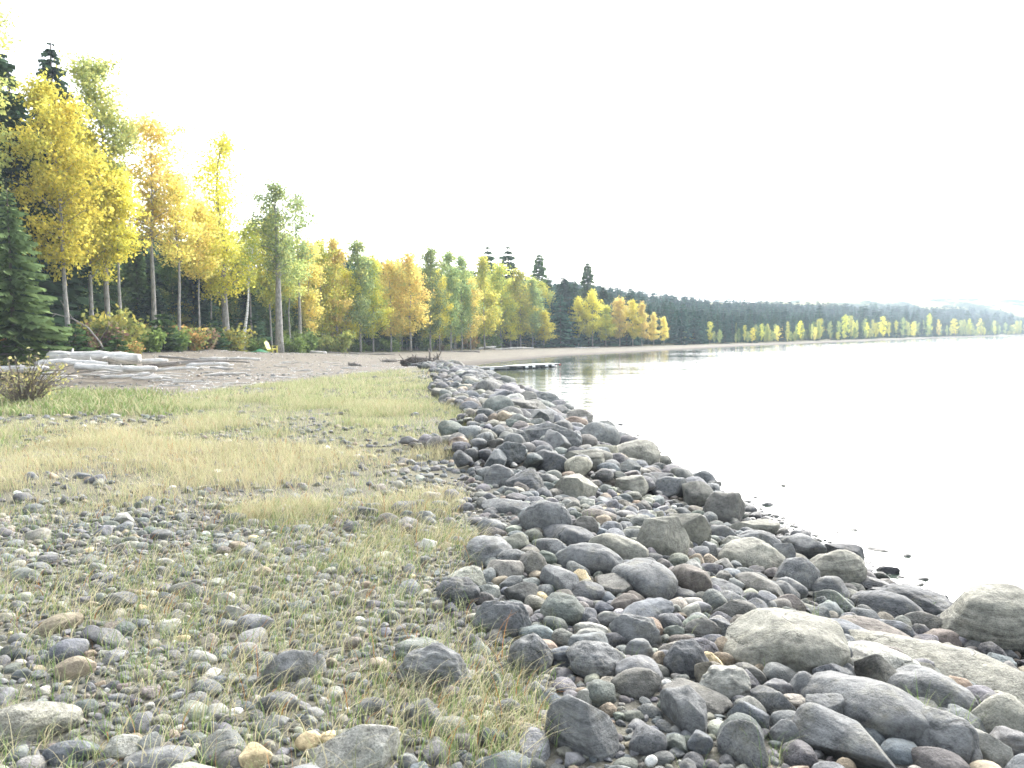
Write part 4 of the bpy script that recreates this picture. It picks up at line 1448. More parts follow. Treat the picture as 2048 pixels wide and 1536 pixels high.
# shared middle distance broadleaves
UNIT = {}
for pi, pal in enumerate(('yel', 'org', 'pal', 'ygn', 'grn', 'dgr')):
    UNIT[pal] = [broadleaf(400 + pi * 7 + j, 13.0, 2.2, 2.7, pal, 7000, 0.21, (0, 0), 0.13, ('col', 'col', 'cone')[j]) for j in range(3)]
MID_D = [
 (622, 84, 480, 40, 'org', 'muted orange poplar right of the sparse green one'), (646, 88, 478, 38, 'ygn', 'yellow green poplar with a straight grey trunk at the beach edge'),
 (676, 90, 470, 40, 'org', 'orange topped poplar, tallest of the near cluster above the beach'), (695, 91, 540, 32, 'yel', 'low golden aspen in front of the orange topped poplar'),
 (722, 92, 478, 40, 'grn', 'tall pale green poplar right of the orange topped one'), (748, 95, 510, 34, 'ygn', 'yellow green aspen right of the tall pale green poplar'),
 (783, 98, 518, 36, 'org', 'left of the pair of bright orange aspens mid beach'), (822, 100, 504, 40, 'org', 'right and taller of the pair of bright orange aspens mid beach'),
 (862, 107, 494, 36, 'grn', 'pale green poplar right of the orange pair'), (880, 109, 540, 26, 'yel', 'small golden aspen leaning out right of the orange pair'),
 (903, 112, 500, 32, 'grn', 'dull green poplar in the middle of the treeline'), (925, 116, 508, 30, 'grn', 'second dull green poplar in the middle of the treeline'),
 (942, 118, 556, 28, 'org', 'narrow orange aspen column in front of green poplars'), (970, 123, 512, 32, 'ygn', 'yellow crowned poplar right of the orange column'),
 (1003, 140, 528, 34, 'ygn', 'yellow green poplar near the end of the beach trees'), (1022, 141, 600, 26, 'yel', 'low bright yellow tree near the end of the beach trees'),
 (1042, 142, 540, 32, 'ygn', 'olive yellow poplar, last but one of the beach trees'), (1066, 144, 556, 26, 'grn', 'last green poplar of the beach trees beside the dark spruces'),
 (1088, 146, 622, 24, 'yel', 'small yellow aspen at the foot of the dark spruces'),
 (1158, 153, 594, 20, 'yel', 'leftmost golden aspen of the group in front of dark spruces'), (1186, 154, 580, 22, 'yel', 'tallest golden aspen of the group in front of dark spruces'),
 (1212, 156, 610, 22, 'ygn', 'pale green aspen between golden ones before the dark spruces'), (1240, 158, 596, 22, 'org', 'rich golden aspen right of the pale green one by the lake'),
 (1266, 160, 600, 20, 'yel', 'golden aspen second from the right end of the lakeside group'), (1284, 161, 604, 16, 'org', 'orange aspen at the right end of the lakeside group'),
 (1308, 164, 626, 14, 'org', 'short orange aspen beyond the lakeside group'), (1328, 168, 634, 10, 'org', 'small narrow orange aspen beyond the lakeside group, by the point'),
]
rm = random.Random(8)


def put_unit(px, Y, top, hw, pal, label, group=GD, name='aspen_tree', parts=True):
    x, y, z = tree_xyz(px, Y)
    H = zpix(px, top, Y) - z
    k = Y / FPX
    ms = UNIT[pal][rm.randrange(3)]
    sx = hw * k / 2.5
    if parts:
        return make_tree(name, (x, y, z), ms, (MAT_ASPEN, MAT_LEAF), label, 'tree', group, (sx, sx, H / 13.0), rm.uniform(0, 6.28))
    o = link(name, pal_joined(pal))
    o.location = (x, y, z); o.scale = (sx, sx, H / 13.0); o.rotation_euler.z = rm.uniform(0, 6.28)
    return tag(o, label, 'tree', group)


_pj = {}


def pal_joined(pal):
    k = (pal, rm.randrange(2))
    if k not in _pj:
        ms = broadleaf(470 + len(_pj), 13.0, 1.8, 2.9, pal, 1500, 0.36, (0, 0), 0.14, 'col')
        _pj[k] = joined(ms, (MAT_ASPEN, MAT_LEAF), 'far_aspen')
    return _pj[k]


for px, Y, top, hw, pal, label in MID_D:
    put_unit(px, Y, top, hw, pal, label)
# understorey poplars filling the treeline
for i in range(78):
    px = rm.uniform(560, 1100)
    Y = float(np.interp(px, [560, 630, 720, 860, 1000, 1100], [80, 90, 97, 113, 145, 151])) + rm.uniform(0, 9)
    top = float(np.interp(px, [560, 630, 760, 900, 1100], [460, 490, 505, 520, 560])) + rm.uniform(0, 90)
    pal = rm.choices(['grn', 'ygn', 'pal', 'yel', 'org'], [5, 4, 3, 1.2, 1.2])[0]
    put_unit(px, Y, top, rm.uniform(18, 30), pal, {'grn': 'green', 'ygn': 'yellow green', 'pal': 'pale green', 'yel': 'yellow', 'org': 'orange'}[pal] + (' taller' if top < 540 else ' low') + ' young poplar standing behind ' + near_mark(px, MARKS), 'young poplars filling the treeline')
for i in range(30):
    px = rm.uniform(60, 640)
    Y = float(np.interp(px, [60, 140, 310, 455, 560, 645], [50, 54, 62, 70, 76, 92])) + rm.uniform(1, 9)
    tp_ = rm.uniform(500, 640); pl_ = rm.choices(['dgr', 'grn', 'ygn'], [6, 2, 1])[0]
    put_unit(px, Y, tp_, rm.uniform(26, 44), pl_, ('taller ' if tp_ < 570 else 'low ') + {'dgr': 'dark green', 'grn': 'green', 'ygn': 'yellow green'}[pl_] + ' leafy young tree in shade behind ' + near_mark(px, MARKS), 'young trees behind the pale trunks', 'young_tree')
# far shore broadleaves
T_far = T[-6:]


def shore_far(px, off):
    """point a little behind the far shore line, seen at photo column px"""
    best = None
    for a, b in zip(T[11:-1], T[12:]):
        for t in np.linspace(0, 1, 60):
            p = a * (1 - t) + b * t
            n = np.array([-(b - a)[1], (b - a)[0]]) / np.linalg.norm(b - a)
            p = p + n * off
            u = 1024 + FPX * p[0] / p[1]
            if best is None or abs(u - px) < best[0]:
                best = (abs(u - px), p)
    return best[1]


FAR_D = [(1420, 648, 10, 'ygn'), (1440, 664, 8, 'ygn'), (1490, 655, 6, 'ygn'), (1506, 660, 10, 'yel'), (1524, 652, 7, 'yel'), (1555, 656, 8, 'org'), (1575, 648, 7, 'pal'), (1602, 646, 10, 'yel'),
         (1640, 642, 12, 'yel'), (1660, 648, 8, 'ygn'), (1690, 634, 12, 'ygn'), (1702, 636, 12, 'pal'), (1730, 642, 9, 'grn'), (1734, 650, 7, 'yel'), (1766, 638, 13, 'yel'), (1792, 646, 7, 'ygn'), (1806, 640, 8, 'ygn'),
         (1858, 632, 9, 'yel'), (1876, 644, 7, 'org'), (1908, 642, 11, 'yel'), (1938, 642, 7, 'yel'), (1960, 642, 7, 'org'), (1988, 646, 7, 'pal'), (2010, 650, 6, 'grn'), (2034, 648, 6, 'yel'), (2048, 654, 5, 'org')]
cents = [rm.uniform(1350, 2060) for _ in range(17)]
for i in range(120):
    px = rm.choice(cents) + rm.gauss(0, 13) if i % 5 else rm.uniform(1340, 2060)
    FAR_D.append((px, float(np.interp(px, [1340, 1700, 2048], [662, 652, 654])) + rm.uniform(-9, 16), rm.uniform(3.5, 9), rm.choices(['pal', 'ygn', 'grn', 'dgr', 'yel', 'org'], [3, 3, 5, 3, 1, .8])[0]))
PW = {'dgr': 'dark green', 'grn': 'dull green', 'ygn': 'yellow green', 'pal': 'pale green', 'yel': 'golden yellow', 'org': 'orange'}
for px, top, hw, pal in FAR_D:
    if pal == 'yel' and rm.random() < .55: pal = 'ygn'
    elif pal == 'ygn' and rm.random() < .5: pal = 'grn'
    p = shore_far(px, rm.uniform(-3, 5))
    Y = p[1]
    o = put_unit(px, Y, top - 5, hw * .64, pal, ('taller ' if top < 642 else 'shorter ') + PW[pal] + ' poplar on the far lakeshore ' + near_mark(px, FMARKS), 'small poplars along the far lakeshore', 'aspen_tree', False)

# conifers
SPR = (0.048, 0.082, 0.046)
GS = 'dark conifers of the lakeside forest'
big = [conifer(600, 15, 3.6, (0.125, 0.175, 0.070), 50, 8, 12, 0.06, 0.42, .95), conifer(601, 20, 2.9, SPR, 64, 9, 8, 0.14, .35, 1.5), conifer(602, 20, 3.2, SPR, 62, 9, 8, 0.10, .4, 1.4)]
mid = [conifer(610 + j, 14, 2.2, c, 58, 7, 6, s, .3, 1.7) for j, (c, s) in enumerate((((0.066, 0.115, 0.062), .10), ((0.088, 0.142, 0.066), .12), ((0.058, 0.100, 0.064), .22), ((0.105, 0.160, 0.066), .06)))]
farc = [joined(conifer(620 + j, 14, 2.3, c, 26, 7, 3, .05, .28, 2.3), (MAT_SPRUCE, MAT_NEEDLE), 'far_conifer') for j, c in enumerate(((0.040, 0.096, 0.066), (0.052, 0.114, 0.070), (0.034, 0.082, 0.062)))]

NEAR_C = [(-25, 47, 140, 1, 1.1, 'dark spruce behind the pale poplar, cut by the left frame edge'), (44, 54, 130, 2, 1.2, 'dark spruce filling the gap right of the pale left poplar'), (100, 58, 300, 1, 1.1, 'dark spruce seen between the trunks under the broad yellow aspen'), (18, 49, 330, 2, 1.1, 'lower dark spruce above the bushy left spruce'),
          (30, 37, 372, 0, 1.0, 'bushy lighter green spruce with drooping boughs at the left edge'), (128, 60, 76, 1, 1.0, 'tall dark spire of a spruce rising behind the yellow aspens'),
          (6, 50, 40, 2, 1.25, 'tall dark spruce half hidden behind the pale poplar at the left edge'), (70, 56, 250, 2, .9, 'dark spruce between the left poplar and the yellow aspen')]
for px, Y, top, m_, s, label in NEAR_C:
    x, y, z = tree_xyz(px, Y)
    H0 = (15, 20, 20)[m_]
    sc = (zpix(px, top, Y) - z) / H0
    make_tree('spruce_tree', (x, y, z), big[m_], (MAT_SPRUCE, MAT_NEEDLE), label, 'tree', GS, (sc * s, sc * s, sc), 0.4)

PROF_X = [-80, 0, 60, 100, 150, 260, 400, 470, 520, 620, 700, 800, 900, 1000, 1080, 1140, 1200, 1300, 1400, 1500, 1700, 1850, 2048, 2200]
PROF_Y = [120, 180, 220, 320, 360, 440, 478, 540, 540, 500, 506, 520, 530, 540, 556, 556, 566, 582, 594, 599, 607, 611, 617, 620]


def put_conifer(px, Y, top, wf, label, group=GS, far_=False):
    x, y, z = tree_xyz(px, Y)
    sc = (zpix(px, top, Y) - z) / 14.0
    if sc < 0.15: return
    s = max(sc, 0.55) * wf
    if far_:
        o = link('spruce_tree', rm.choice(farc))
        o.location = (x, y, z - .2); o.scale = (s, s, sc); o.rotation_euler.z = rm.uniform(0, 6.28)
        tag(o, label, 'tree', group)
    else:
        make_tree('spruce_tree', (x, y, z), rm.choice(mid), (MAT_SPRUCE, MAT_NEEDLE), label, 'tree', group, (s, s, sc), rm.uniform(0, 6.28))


for px, Y, top, wf, label in [(1080, 158, 498, .75, 'tallest thin dark spruce spire at the right end of the poplars'), (1176, 164, 516, .75, 'tall lone spruce spire behind the golden lakeside aspens'),
                              (1018, 160, 488, .95, 'narrow dark spruce tip above the yellow crowned poplars'), (978, 150, 488, .95, 'pale green spruce tip above the poplars'),
                              (1130, 160, 545, 1.0, 'broad dark spruce between the two tall spires'), (1096, 160, 548, 1.0, 'dark spruce just right of the tallest thin spire'),
                              (1150, 162, 556, .9, 'dark spruce left of the lone spire'), (1208, 168, 566, .9, 'dark spruce right of the lone spire')]:
    put_conifer(px, Y, top, wf * 1.25, label)
# dark wood behind the near trees
for i in range(112):
    px = rm.uniform(-70, 1090)
    ty = float(np.interp(px, [-70, 140, 310, 455, 560, 645, 720, 860, 1000, 1100], [46, 52, 60, 68, 74, 90, 95, 110, 144, 148]))
    dep = rm.uniform(3, 12) if i < 50 else rm.uniform(8, 45)
    top = float(np.interp(px, PROF_X, PROF_Y)) + rm.uniform(0, 75)
    if i % 3 == 0: top += rm.uniform(30, 90)
    put_conifer(px, ty + dep, top, rm.uniform(.9, 1.35), ('tall' if top < np.interp(px, PROF_X, PROF_Y) + 35 else 'short') + (' dark' if dep < 15 else ' shaded') + ' green spruce in the wood behind ' + near_mark(px, MARKS), 'spruces in the wood behind the beach')
for i in range(150):
    px = 1075 + (2075 - 1075) * rm.random()
    off_ = rm.uniform(1.0, 22)
    p = shore_far(px, off_)
    top = float(np.interp(px, PROF_X, PROF_Y)) + abs(rm.gauss(0, 1)) * 7 + rm.uniform(-5, 3) + 30 * (1 - off_ / 22)
    if i % 9 == 0: top -= 10
    put_conifer(px, p[1], top, rm.uniform(.8, 1.2), ('pointed taller' if top < np.interp(px, PROF_X, PROF_Y) - 4 else 'dark' if top < np.interp(px, PROF_X, PROF_Y) + 8 else 'lower') + ' conifer of the far wood ' + near_mark(px, FMARKS), 'conifers of the far lakeshore', True)
# the rest of the far wood as one mass
wood = []
rw = random.Random(15)
for i in range(2600):
    px = rw.uniform(1040, 2120) if i > 500 else rw.uniform(-60, 1090)
    if px > 1090:
        off_ = 5 + 115 * rw.random() ** 1.2
        p = shore_far(px, off_)
        Y = p[1]; x = p[0]
    else:
        Y = float(np.interp(px, [-70, 140, 310, 455, 560, 645, 720, 860, 1000, 1100], [46, 52, 60, 68, 74, 90, 95, 110, 144, 148])) + 18 + 70 * rw.random()
        x = (px - 1024) / FPX * Y
    pxx = 1024 + FPX * x / Y
    top = float(np.interp(pxx, PROF_X, PROF_Y)) + abs(rw.gauss(0, 1)) * 5 + rw.uniform(-7, 5) + (34 * max(0, 1 - off_ / 70) if px > 1090 else 0)
    wood.append([x, Y, 0, pxx, top])
zz = height(np.array([[a[0], a[1]] for a in wood]))
pts = []
for (x, Y, _, pxx, top), z in zip(wood, zz):
    H = zpix(pxx, top, Y) - z
    if H < 3: continue
    s = H / 14.0
    ws = max(s, .5) * rw.uniform(.8, 1.2)
    pts.append((x, Y, z - .3, 0, 0, rw.uniform(0, 6.28), ws, ws, s, 1, 1, 1, rw.randrange(3)))
gn_instances('forest', pts, farc, None)

# ------------------------------------------------------------------ undergrowth
SHC = {'green': [(0.13, 0.19, 0.055), (0.19, 0.25, 0.07)], 'dull red': [(0.24, 0.145, 0.105), (0.20, 0.17, 0.10), (0.16, 0.19, 0.07)], 'orange': [(0.40, 0.24, 0.09), (0.40, 0.31, 0.10), (0.22, 0.25, 0.08)],
       'yellow green': [(0.22, 0.26, 0.08), (0.32, 0.32, 0.09)], 'yellow': [(0.46, 0.40, 0.10), (0.30, 0.32, 0.10)]}


def shrub_meshes(seed, cols, n=1100, leaf=0.12, twig=(1, 1, 1)):
    rg = np.random.default_rng(seed); r_ = random.Random(seed)
    tb = Tubes(); C = []
    for i in range(16):
        an, ln = r_.uniform(0, 6.28), r_.uniform(.5, 1.0)
        e = np.array([math.cos(an) * ln * .75, math.sin(an) * ln * .75, r_.uniform(.45, 1.0)])
        b = np.array([e[0] * .2, e[1] * .2, -0.05]); m_ = (b + e) / 2 + np.array([0, 0, .12])
        tb.tube([b, m_, e], [.022, .014, .004], 5, cap=False)
        u = rg.random((n // 16, 1)) ** .7
        C.append(b * (1 - u) + e * u + rg.normal(size=(n // 16, 3)) * .12)
    C = np.concatenate(C); C[:, 2] = np.abs(C[:, 2])
    cc = np.array(cols)[rg.choice(len(cols), len(C))] * (.7 + .6 * rg.random((len(C), 1)))
    V, F, Cc = leaf_quads(C, np.full(len(C), leaf), cc, rg)
    return tb.mesh('stems'), np_mesh('foliage', V, F, Cc)


SH = {k: [shrub_meshes(700 + 10 * i + j, v) for j in range(2)] for i, (k, v) in enumerate(SHC.items())}
GSH = 'bushes of the undergrowth at the forest edge'


def put_shrub(px, Y, hpx, kind, label, group=GSH):
    x, y, z = tree_xyz(px, Y)
    root = empty('shrub', (x, y, z), rm.uniform(0, 6.28))
    h = hpx * Y / FPX
    root.scale = (h * rm.uniform(.8, 1.3), h * rm.uniform(.8, 1.3), h)
    ms = rm.choice(SH[kind])
    link('stems', ms[0], MAT_SPRUCE, root); link('foliage', ms[1], MAT_LEAF, root)
    tag(root, label, 'bush', group)


for px, Y, h, kind, label in [(215, 49, 62, 'dull red', 'dull red bush behind the driftwood pile'), (265, 48, 34, 'orange', 'orange bush right behind the big bleached log'),
                              (175, 47, 46, 'dull red', 'brownish red bush behind the left of the big log'), (240, 50, 70, 'yellow green', 'tall yellow green bush behind the big log'),
                              (20, 39, 26, 'yellow green', 'yellow green bush at the foot of the bushy spruce'), (85, 40, 34, 'yellow green', 'yellow green bush left of the driftwood pile'),
                              (380, 58, 48, 'orange', 'orange brown bush between the spotted trunk and the double trunk'), (350, 56, 40, 'green', 'green bush at the foot of the spotted trunk'),
                              (300, 53, 46, 'green', 'green bush at the foot of the tall orange aspen'), (410, 60, 40, 'dull red', 'dull red bush left of the thick double trunk'),
                              (205, 50, 76, 'yellow', 'yellow sapling beside the thick grey trunk'), (472, 67, 46, 'yellow', 'yellow bush between the double trunk and the birch'),
                              (515, 69, 30, 'green', 'green bush right of the leaning birch'), (590, 74, 34, 'green', 'green bush right of the thickest trunk'),
                              (612, 80, 40, 'green', 'green bush left of the straight grey trunk'), (670, 86, 44, 'yellow green', 'yellow green bush at the beach edge')]:
    put_shrub(px, Y, h, kind, label)
for i in range(46):
    px = rm.uniform(-40, 660) if i < 30 else rm.uniform(660, 1150)
    Y = float(np.interp(px, [-40, 140, 310, 455, 560, 645, 720, 860, 1000, 1100], [43, 50, 57, 65, 71, 87, 92, 107, 141, 146])) + rm.uniform(0, 7)
    kd = rm.choices(list(SHC), [5, 1, 1, 3, 1])[0]
    hb_ = rm.uniform(20, 50)
    put_shrub(px, Y, hb_ * (1 if px < 660 else .6), kd, ('bigger ' if hb_ > 34 else 'smaller ') + kd + ' bush in the undergrowth by ' + near_mark(px, MARKS))
ys = conifer(720, 2.2, .95, (0.075, 0.125, 0.045), 16, 8, 6, .03, .2, 1.3)
for px, Y, top, label in [(236, 44, 664, 'small bushy green spruce right behind the driftwood logs'), (328, 55, 620, 'young light green spruce beside the tall orange aspen trunk'), (150, 46, 640, 'young green spruce behind the big bleached log'), (430, 64, 640, 'young green spruce left of the double trunk')]:
    x, y, z = tree_xyz(px, Y)
    s = (zpix(px, top, Y) - z) / 2.2
    make_tree('young_spruce', (x, y, z), ys, (MAT_SPRUCE, MAT_NEEDLE), label, 'tree', None, (s * 1.1, s * 1.1, s), rm.uniform(0, 6))

# dry bush at the left frame edge
x, y, z = tree_xyz(45, 23.5)
root = empty('dry_bush', (x, y, z))
root.scale = (1.35, 1.2, 1.3)
tb = Tubes(); C = []
r_ = random.Random(4); rg = np.random.default_rng(4)
for i in range(150):
    an = r_.uniform(0, 6.28); ln = r_.uniform(.3, 1.25)
    e = Vector((math.cos(an) * ln, math.sin(an) * ln * .8, r_.uniform(.35, 1.05) * (1.3 - ln * .45)))
    b = Vector((math.cos(an) * .18 * r_.random(), math.sin(an) * .18, -0.05)); m_ = (b + e) / 2 + Vector((0, 0, .12))
    tb.tube([b, m_, e], [.010, .007, .003], 4, cap=False)
    for q in range(4):
        u = .45 + .6 * r_.random()
        C.append(np.array(b * (1 - u) + e * u) + rg.normal(size=3) * .05)
C = np.array(C)
cc = np.array([(0.28, 0.27, 0.13), (0.22, 0.22, 0.12), (0.30, 0.25, 0.14), (0.40, 0.37, 0.14)])[rg.choice(4, len(C))]
V, F, Cc = leaf_quads(C, np.full(len(C), .065), cc, rg)
link('twigs', tb.mesh('twigs'), bark_material('dry twig', (0.10, 0.085, 0.07), (0.20, 0.17, 0.14)), root)
link('foliage', np_mesh('foliage', V, F, Cc), MAT_LEAF, root)
tag(root, 'half bare dry bush with yellowish leaves at the left edge of the beach', 'bush')

# bare bent sapling arching above the logs
r_ = random.Random(6)
tb = Tubes()
pp = [at_y(a, b, 45) for a, b in ((208, 700), (198, 682), (176, 655), (146, 638), (112, 628), (70, 622))]
o0 = Vector(pp[0])
tb.tube([Vector(p) - o0 for p in pp], [.05, .045, .038, .03, .02, .01], 6)
for j, (a, b) in enumerate(((1, (225, 640)), (3, (120, 600)), (4, (85, 650)))):
    tb.tube([Vector(pp[a]) - o0, Vector(at_y(*b, 45.3)) - o0], [.02, .005], 5)
o = link('bent_sapling', tb.mesh('bent_sapling'), MAT_LOGD); o.location = o0
tag(o, 'bare grey sapling bent in an arch behind the driftwood logs', 'dead tree')

# ------------------------------------------------------------------ driftwood
def log_mesh(L, r0, r1, seed, bend=.04, knots=3, n=12):
    r_ = random.Random(seed)
    tb = Tubes()
    pts, rad = [], []
    for i in range(10):
        t = i / 9
        pts.append((L * (t - .5), bend * L * math.sin(t * math.pi) * r_.uniform(.6, 1.2), bend * L * .3 * math.sin(t * 5 + seed)))
        rad.append((r0 * (1 - t) + r1 * t) * r_.uniform(.78, 1.14) * (0.55 if i in (0, 9) and seed % 3 else 1))
    tb.tube(pts, rad, n, wob=.16, rng=r_)
    for k in range(knots):
        t = r_.uniform(.15, .85); an = r_.uniform(0, 6.28)
        p = Vector((L * (t - .5), 0, 0)); q = p + Vector((.12 * L * r_.uniform(-.4, .4), math.cos(an), math.sin(an) )) .normalized() * (r0 * r_.uniform(1.1, 1.7))
        tb.tube([p, q], [r0 * .32, r0 * .12], 6)
    return tb.mesh('driftwood_log')


GL = 'driftwood logs along the top of the beach'
LOGS = [(98, 711, 278, 716, 20, 36.5, 1, 'largest bleached white log lying on top of the driftwood pile'), (70, 727, 215, 726, 15, 35.8, 1, 'bleached log under the left half of the largest log'),
        (-20, 741, 98, 735, 13, 34.5, 1, 'pale log at the left frame edge below the pile'), (152, 735, 312, 737, 14, 34.6, 1, 'long pale log at the front of the driftwood pile'),
        (215, 723, 335, 722, 11, 36.6, 1, 'pale log right under the right end of the largest log'), (285, 729, 455, 722, 9, 38, 0, 'long grey thin log right of the pile'),
        (300, 741, 395, 736, 6, 35, 1, 'thin white log lying on the gravel right of the pile'), (372, 731, 458, 727, 8, 37, 1, 'white split log on the beach below the double trunk'),
        (198, 736, 246, 743, 3, 33.3, 1, 'thin white pole lying on the gravel before the pile'), (318, 714, 445, 722, 5, 41, 0, 'grey pole lying behind the pile'),
        (-15, 691, 66, 700, 7, 37, 0, 'grey fallen trunk at the left frame edge above the pile'), (-15, 707, 78, 713, 6, 36.4, 0, 'second grey fallen trunk just below the upper one at the left edge'),
        (400, 716, 520, 719, 6, 50, 1, 'pale log on the beach left of the yellow chair'), (440, 722, 500, 724, 4, 45, 0, 'short grey log on the beach below the leaning birch'),
        (85, 746, 130, 744, 4, 32, 1, 'short pale log on the gravel beside the dry bush'), (622, 710, 652, 711, 6, 76, 1, 'short white log at the treeline right of the thickest trunk'),
        (655, 712, 720, 710, 4, 80, 0, 'grey log at the treeline under the orange topped poplar'), (700, 712, 790, 709, 3, 84, 0, 'long grey log at the treeline in mid beach'),
        (880, 706, 960, 704, 3, 104, 0, 'grey log along the far beach under green poplars'), (992, 702, 1068, 696, 4, 124, 1, 'long pale log along the far beach'),
        (955, 700, 992, 693, 4, 128, 1, 'pale stranded log leaning up on the far beach'), (968, 694, 1000, 701, 3, 127, 1, 'pale stranded log crossing the leaning one'),
        (1150, 698, 1200, 695, 2.5, 140, 1, 'thin pale log on the shore under the golden aspens')]
for i, (x1, y1, x2, y2, dp, Y, pale, label) in enumerate(LOGS):
    a, b = Vector(at_y(x1, y1, Y)), Vector(at_y(x2, y2, Y + (i % 3 - 1) * .5))
    r = dp * Y / FPX / 2
    for v in (a, b):
        v.z = max(v.z, hgt(v.x, v.y) + r * .6)
    o = link('driftwood_log', log_mesh((b - a).length, r * 1.08, r * .85, 30 + i, .03, 3 if dp > 5 else 1), MAT_LOG if pale else MAT_LOGD)
    o.location = (a + b) / 2
    o.rotation_euler = (b - a).to_track_quat('X', 'Z').to_euler()
    tag(o, label, 'log', GL)
for i in range(26):
    px = rm.uniform(60, 480); Y = rm.uniform(35.5, 39.5) if px < 330 else rm.uniform(40, 48)
    x, y, z = tree_xyz(px, Y)
    L_ = rm.uniform(.8, 2.6); r0 = rm.uniform(.04, .11)
    o = link('driftwood_log', log_mesh(L_, r0, r0 * rm.uniform(.4, .9), 130 + i, .05, 2, 8), MAT_LOG if rm.random() < .6 else MAT_LOGD)
    o.location = (x, y, z + r0 * .8 + (rm.uniform(0, .25) if px < 330 else 0))
    o.rotation_euler = (0, rm.uniform(-.12, .12), rm.gauss(0, .45))
    tag(o, ('thicker' if r0 > .075 else 'thinner') + (' long' if L_ > 1.7 else ' short') + ' broken driftwood piece ' + near_mark(px, BEACHM), 'log', 'broken driftwood around the pile')
# small sticks strewn on the beach: individuals for the larger, chips as a mass
stick = [log_mesh(1.0, .035, .02, 80 + k, .05, 1, 6) for k in range(4)]
for i in range(46):
    px = rm.uniform(120, 780); py = float(np.interp(px, [120, 450, 780], [rm.uniform(742, 785), rm.uniform(724, 775), rm.uniform(716, 738)]))
    g = ground_hit(px, py)
    o = link('driftwood_stick', rm.choice(stick), MAT_LOG if rm.random() < .65 else MAT_LOGD)
    s = rm.uniform(.4, 1.5)
    o.location = (g[0], g[1], g[2] + .03); o.scale = (s, s * 1.0, s * .9)
    o.rotation_euler = (0, rm.uniform(-.06, .06), rm.uniform(-.7, .7))
    tag(o, ('longer ' if s > .95 else 'short ') + 'driftwood stick lying on the gravel ' + near_mark(px, BEACHM) + (', farther up' if py < np.interp(px, [120, 780], [763, 727]) else ', nearer the grass'), 'stick', 'driftwood sticks strewn on the beach')
tb = Tubes()
for i in range(1500):
    Y = rm.uniform(26, 75)
    x = rm.uniform(-21, -3) * Y / 46
    if Y < np.interp(x, BX, BY) + 0.3: continue
    p = (x, Y)
    z = None
    tb.box((x, Y, 0), (rm.uniform(.06, .30), rm.uniform(.03, .07), .03), Matrix.Rotation(rm.uniform(0, 6.28), 3, 'Z'), col=(1, 1, 1))
v = np.array([tuple(q) for q in tb.v])
cxy = v.reshape(-1, 8, 3).mean(1)
hz = height(cxy[:, :2])
dz, ez = zones(cxy[:, :2])
okc = (dz > 1) & (ez < -0.5)
v = v.reshape(-1, 8, 3); v[:, :, 2] += hz[:, None] + .012
nb = len(v)
quad = np.array(((0, 1, 3, 2), (4, 6, 7, 5), (0, 4, 5, 1), (2, 3, 7, 6), (0, 2, 6, 4), (1, 5, 7, 3)))
v = v[okc]
Fq = (np.arange(len(v))[:, None, None] * 8 + quad[None]).reshape(-1, 4)
tag(link('driftwood_chips', np_mesh('driftwood_chips', v.reshape(-1, 3), Fq), MAT_LOG), kind='stuff')

# root tangles on the tip of the rocks and on the beach
def root_wad(px, py, Y, wpx, hpx, n, seed, label, mat=MAT_ROOT):
    r_ = random.Random(seed)
    c = at_y(px, py, Y)
    z = hgt(c[0], c[1])
    root = empty('root_stump', (c[0], c[1], z))
    W, H = wpx * Y / FPX, hpx * Y / FPX
    tb = Tubes()
    tb.tube([(-W * .30, 0, H * .2), (-W * .1, .1, H * .45), (W * .12, 0, H * .42), (W * .42, 0, H * .12)], [H * .30, H * .42, H * .34, H * .12], 10, wob=.18, rng=r_)
    link('stump', tb.mesh('stump'), mat, root)
    tb = Tubes()
    for i in range(n):
        b = Vector((r_.uniform(-.35, .35) * W, r_.uniform(-.15, .15) * W, r_.uniform(.1, .5) * H))
        d_ = Vector((r_.uniform(-1, 1), r_.uniform(-.8, .8), r_.uniform(-.2, .9))).normalized() * r_.uniform(.18, .45) * W * .6
        m_ = b + d_ * .5 + Vector((r_.uniform(-.1, .1), r_.uniform(-.1, .1), r_.uniform(0, .18))) * H
        e = b + d_; e.z = max(e.z, .02)
        w0 = r_.uniform(.015, .06) * H * 2
        tb.tube([b, m_, e], [w0, w0 * .65, w0 * .2], 5)
    link('roots', tb.mesh('roots'), mat, root)
    tag(root, label, 'stump')


root_wad(838, 738, 57, 118, 26, 46, 3, 'dark tangle of roots and driftwood lying on the tip of the rocks')
root_wad(708, 731, 58, 36, 9, 26, 5, 'small dark root stump on the beach left of the rocky tip', MAT_LOGD)
root_wad(778, 722, 66, 44, 7, 22, 6, 'low brown branch tangle on the beach behind the rocky tip', MAT_LOGD)
r_ = random.Random(12)
c = at_y(880, 738, 55.5)
tb = Tubes()
for i in range(60):
    b = Vector((r_.uniform(-.9, .9), r_.uniform(-.3, .3), -.1)); e = b + Vector((r_.uniform(-.5, .5), r_.uniform(-.3, .3), r_.uniform(.4, 1.0)))
    tb.tube([b, (b + e) / 2 + Vector((r_.uniform(-.08, .08), 0, .05)), e], [.012, .008, .003], 4, cap=False)
o = link('dead_brush', tb.mesh('dead_brush'), MAT_LOGD); o.location = (c[0], c[1], hgt(c[0], c[1]))
tag(o, 'thin leafless brush sticking up from the rocks beside the root tangle', 'brush')

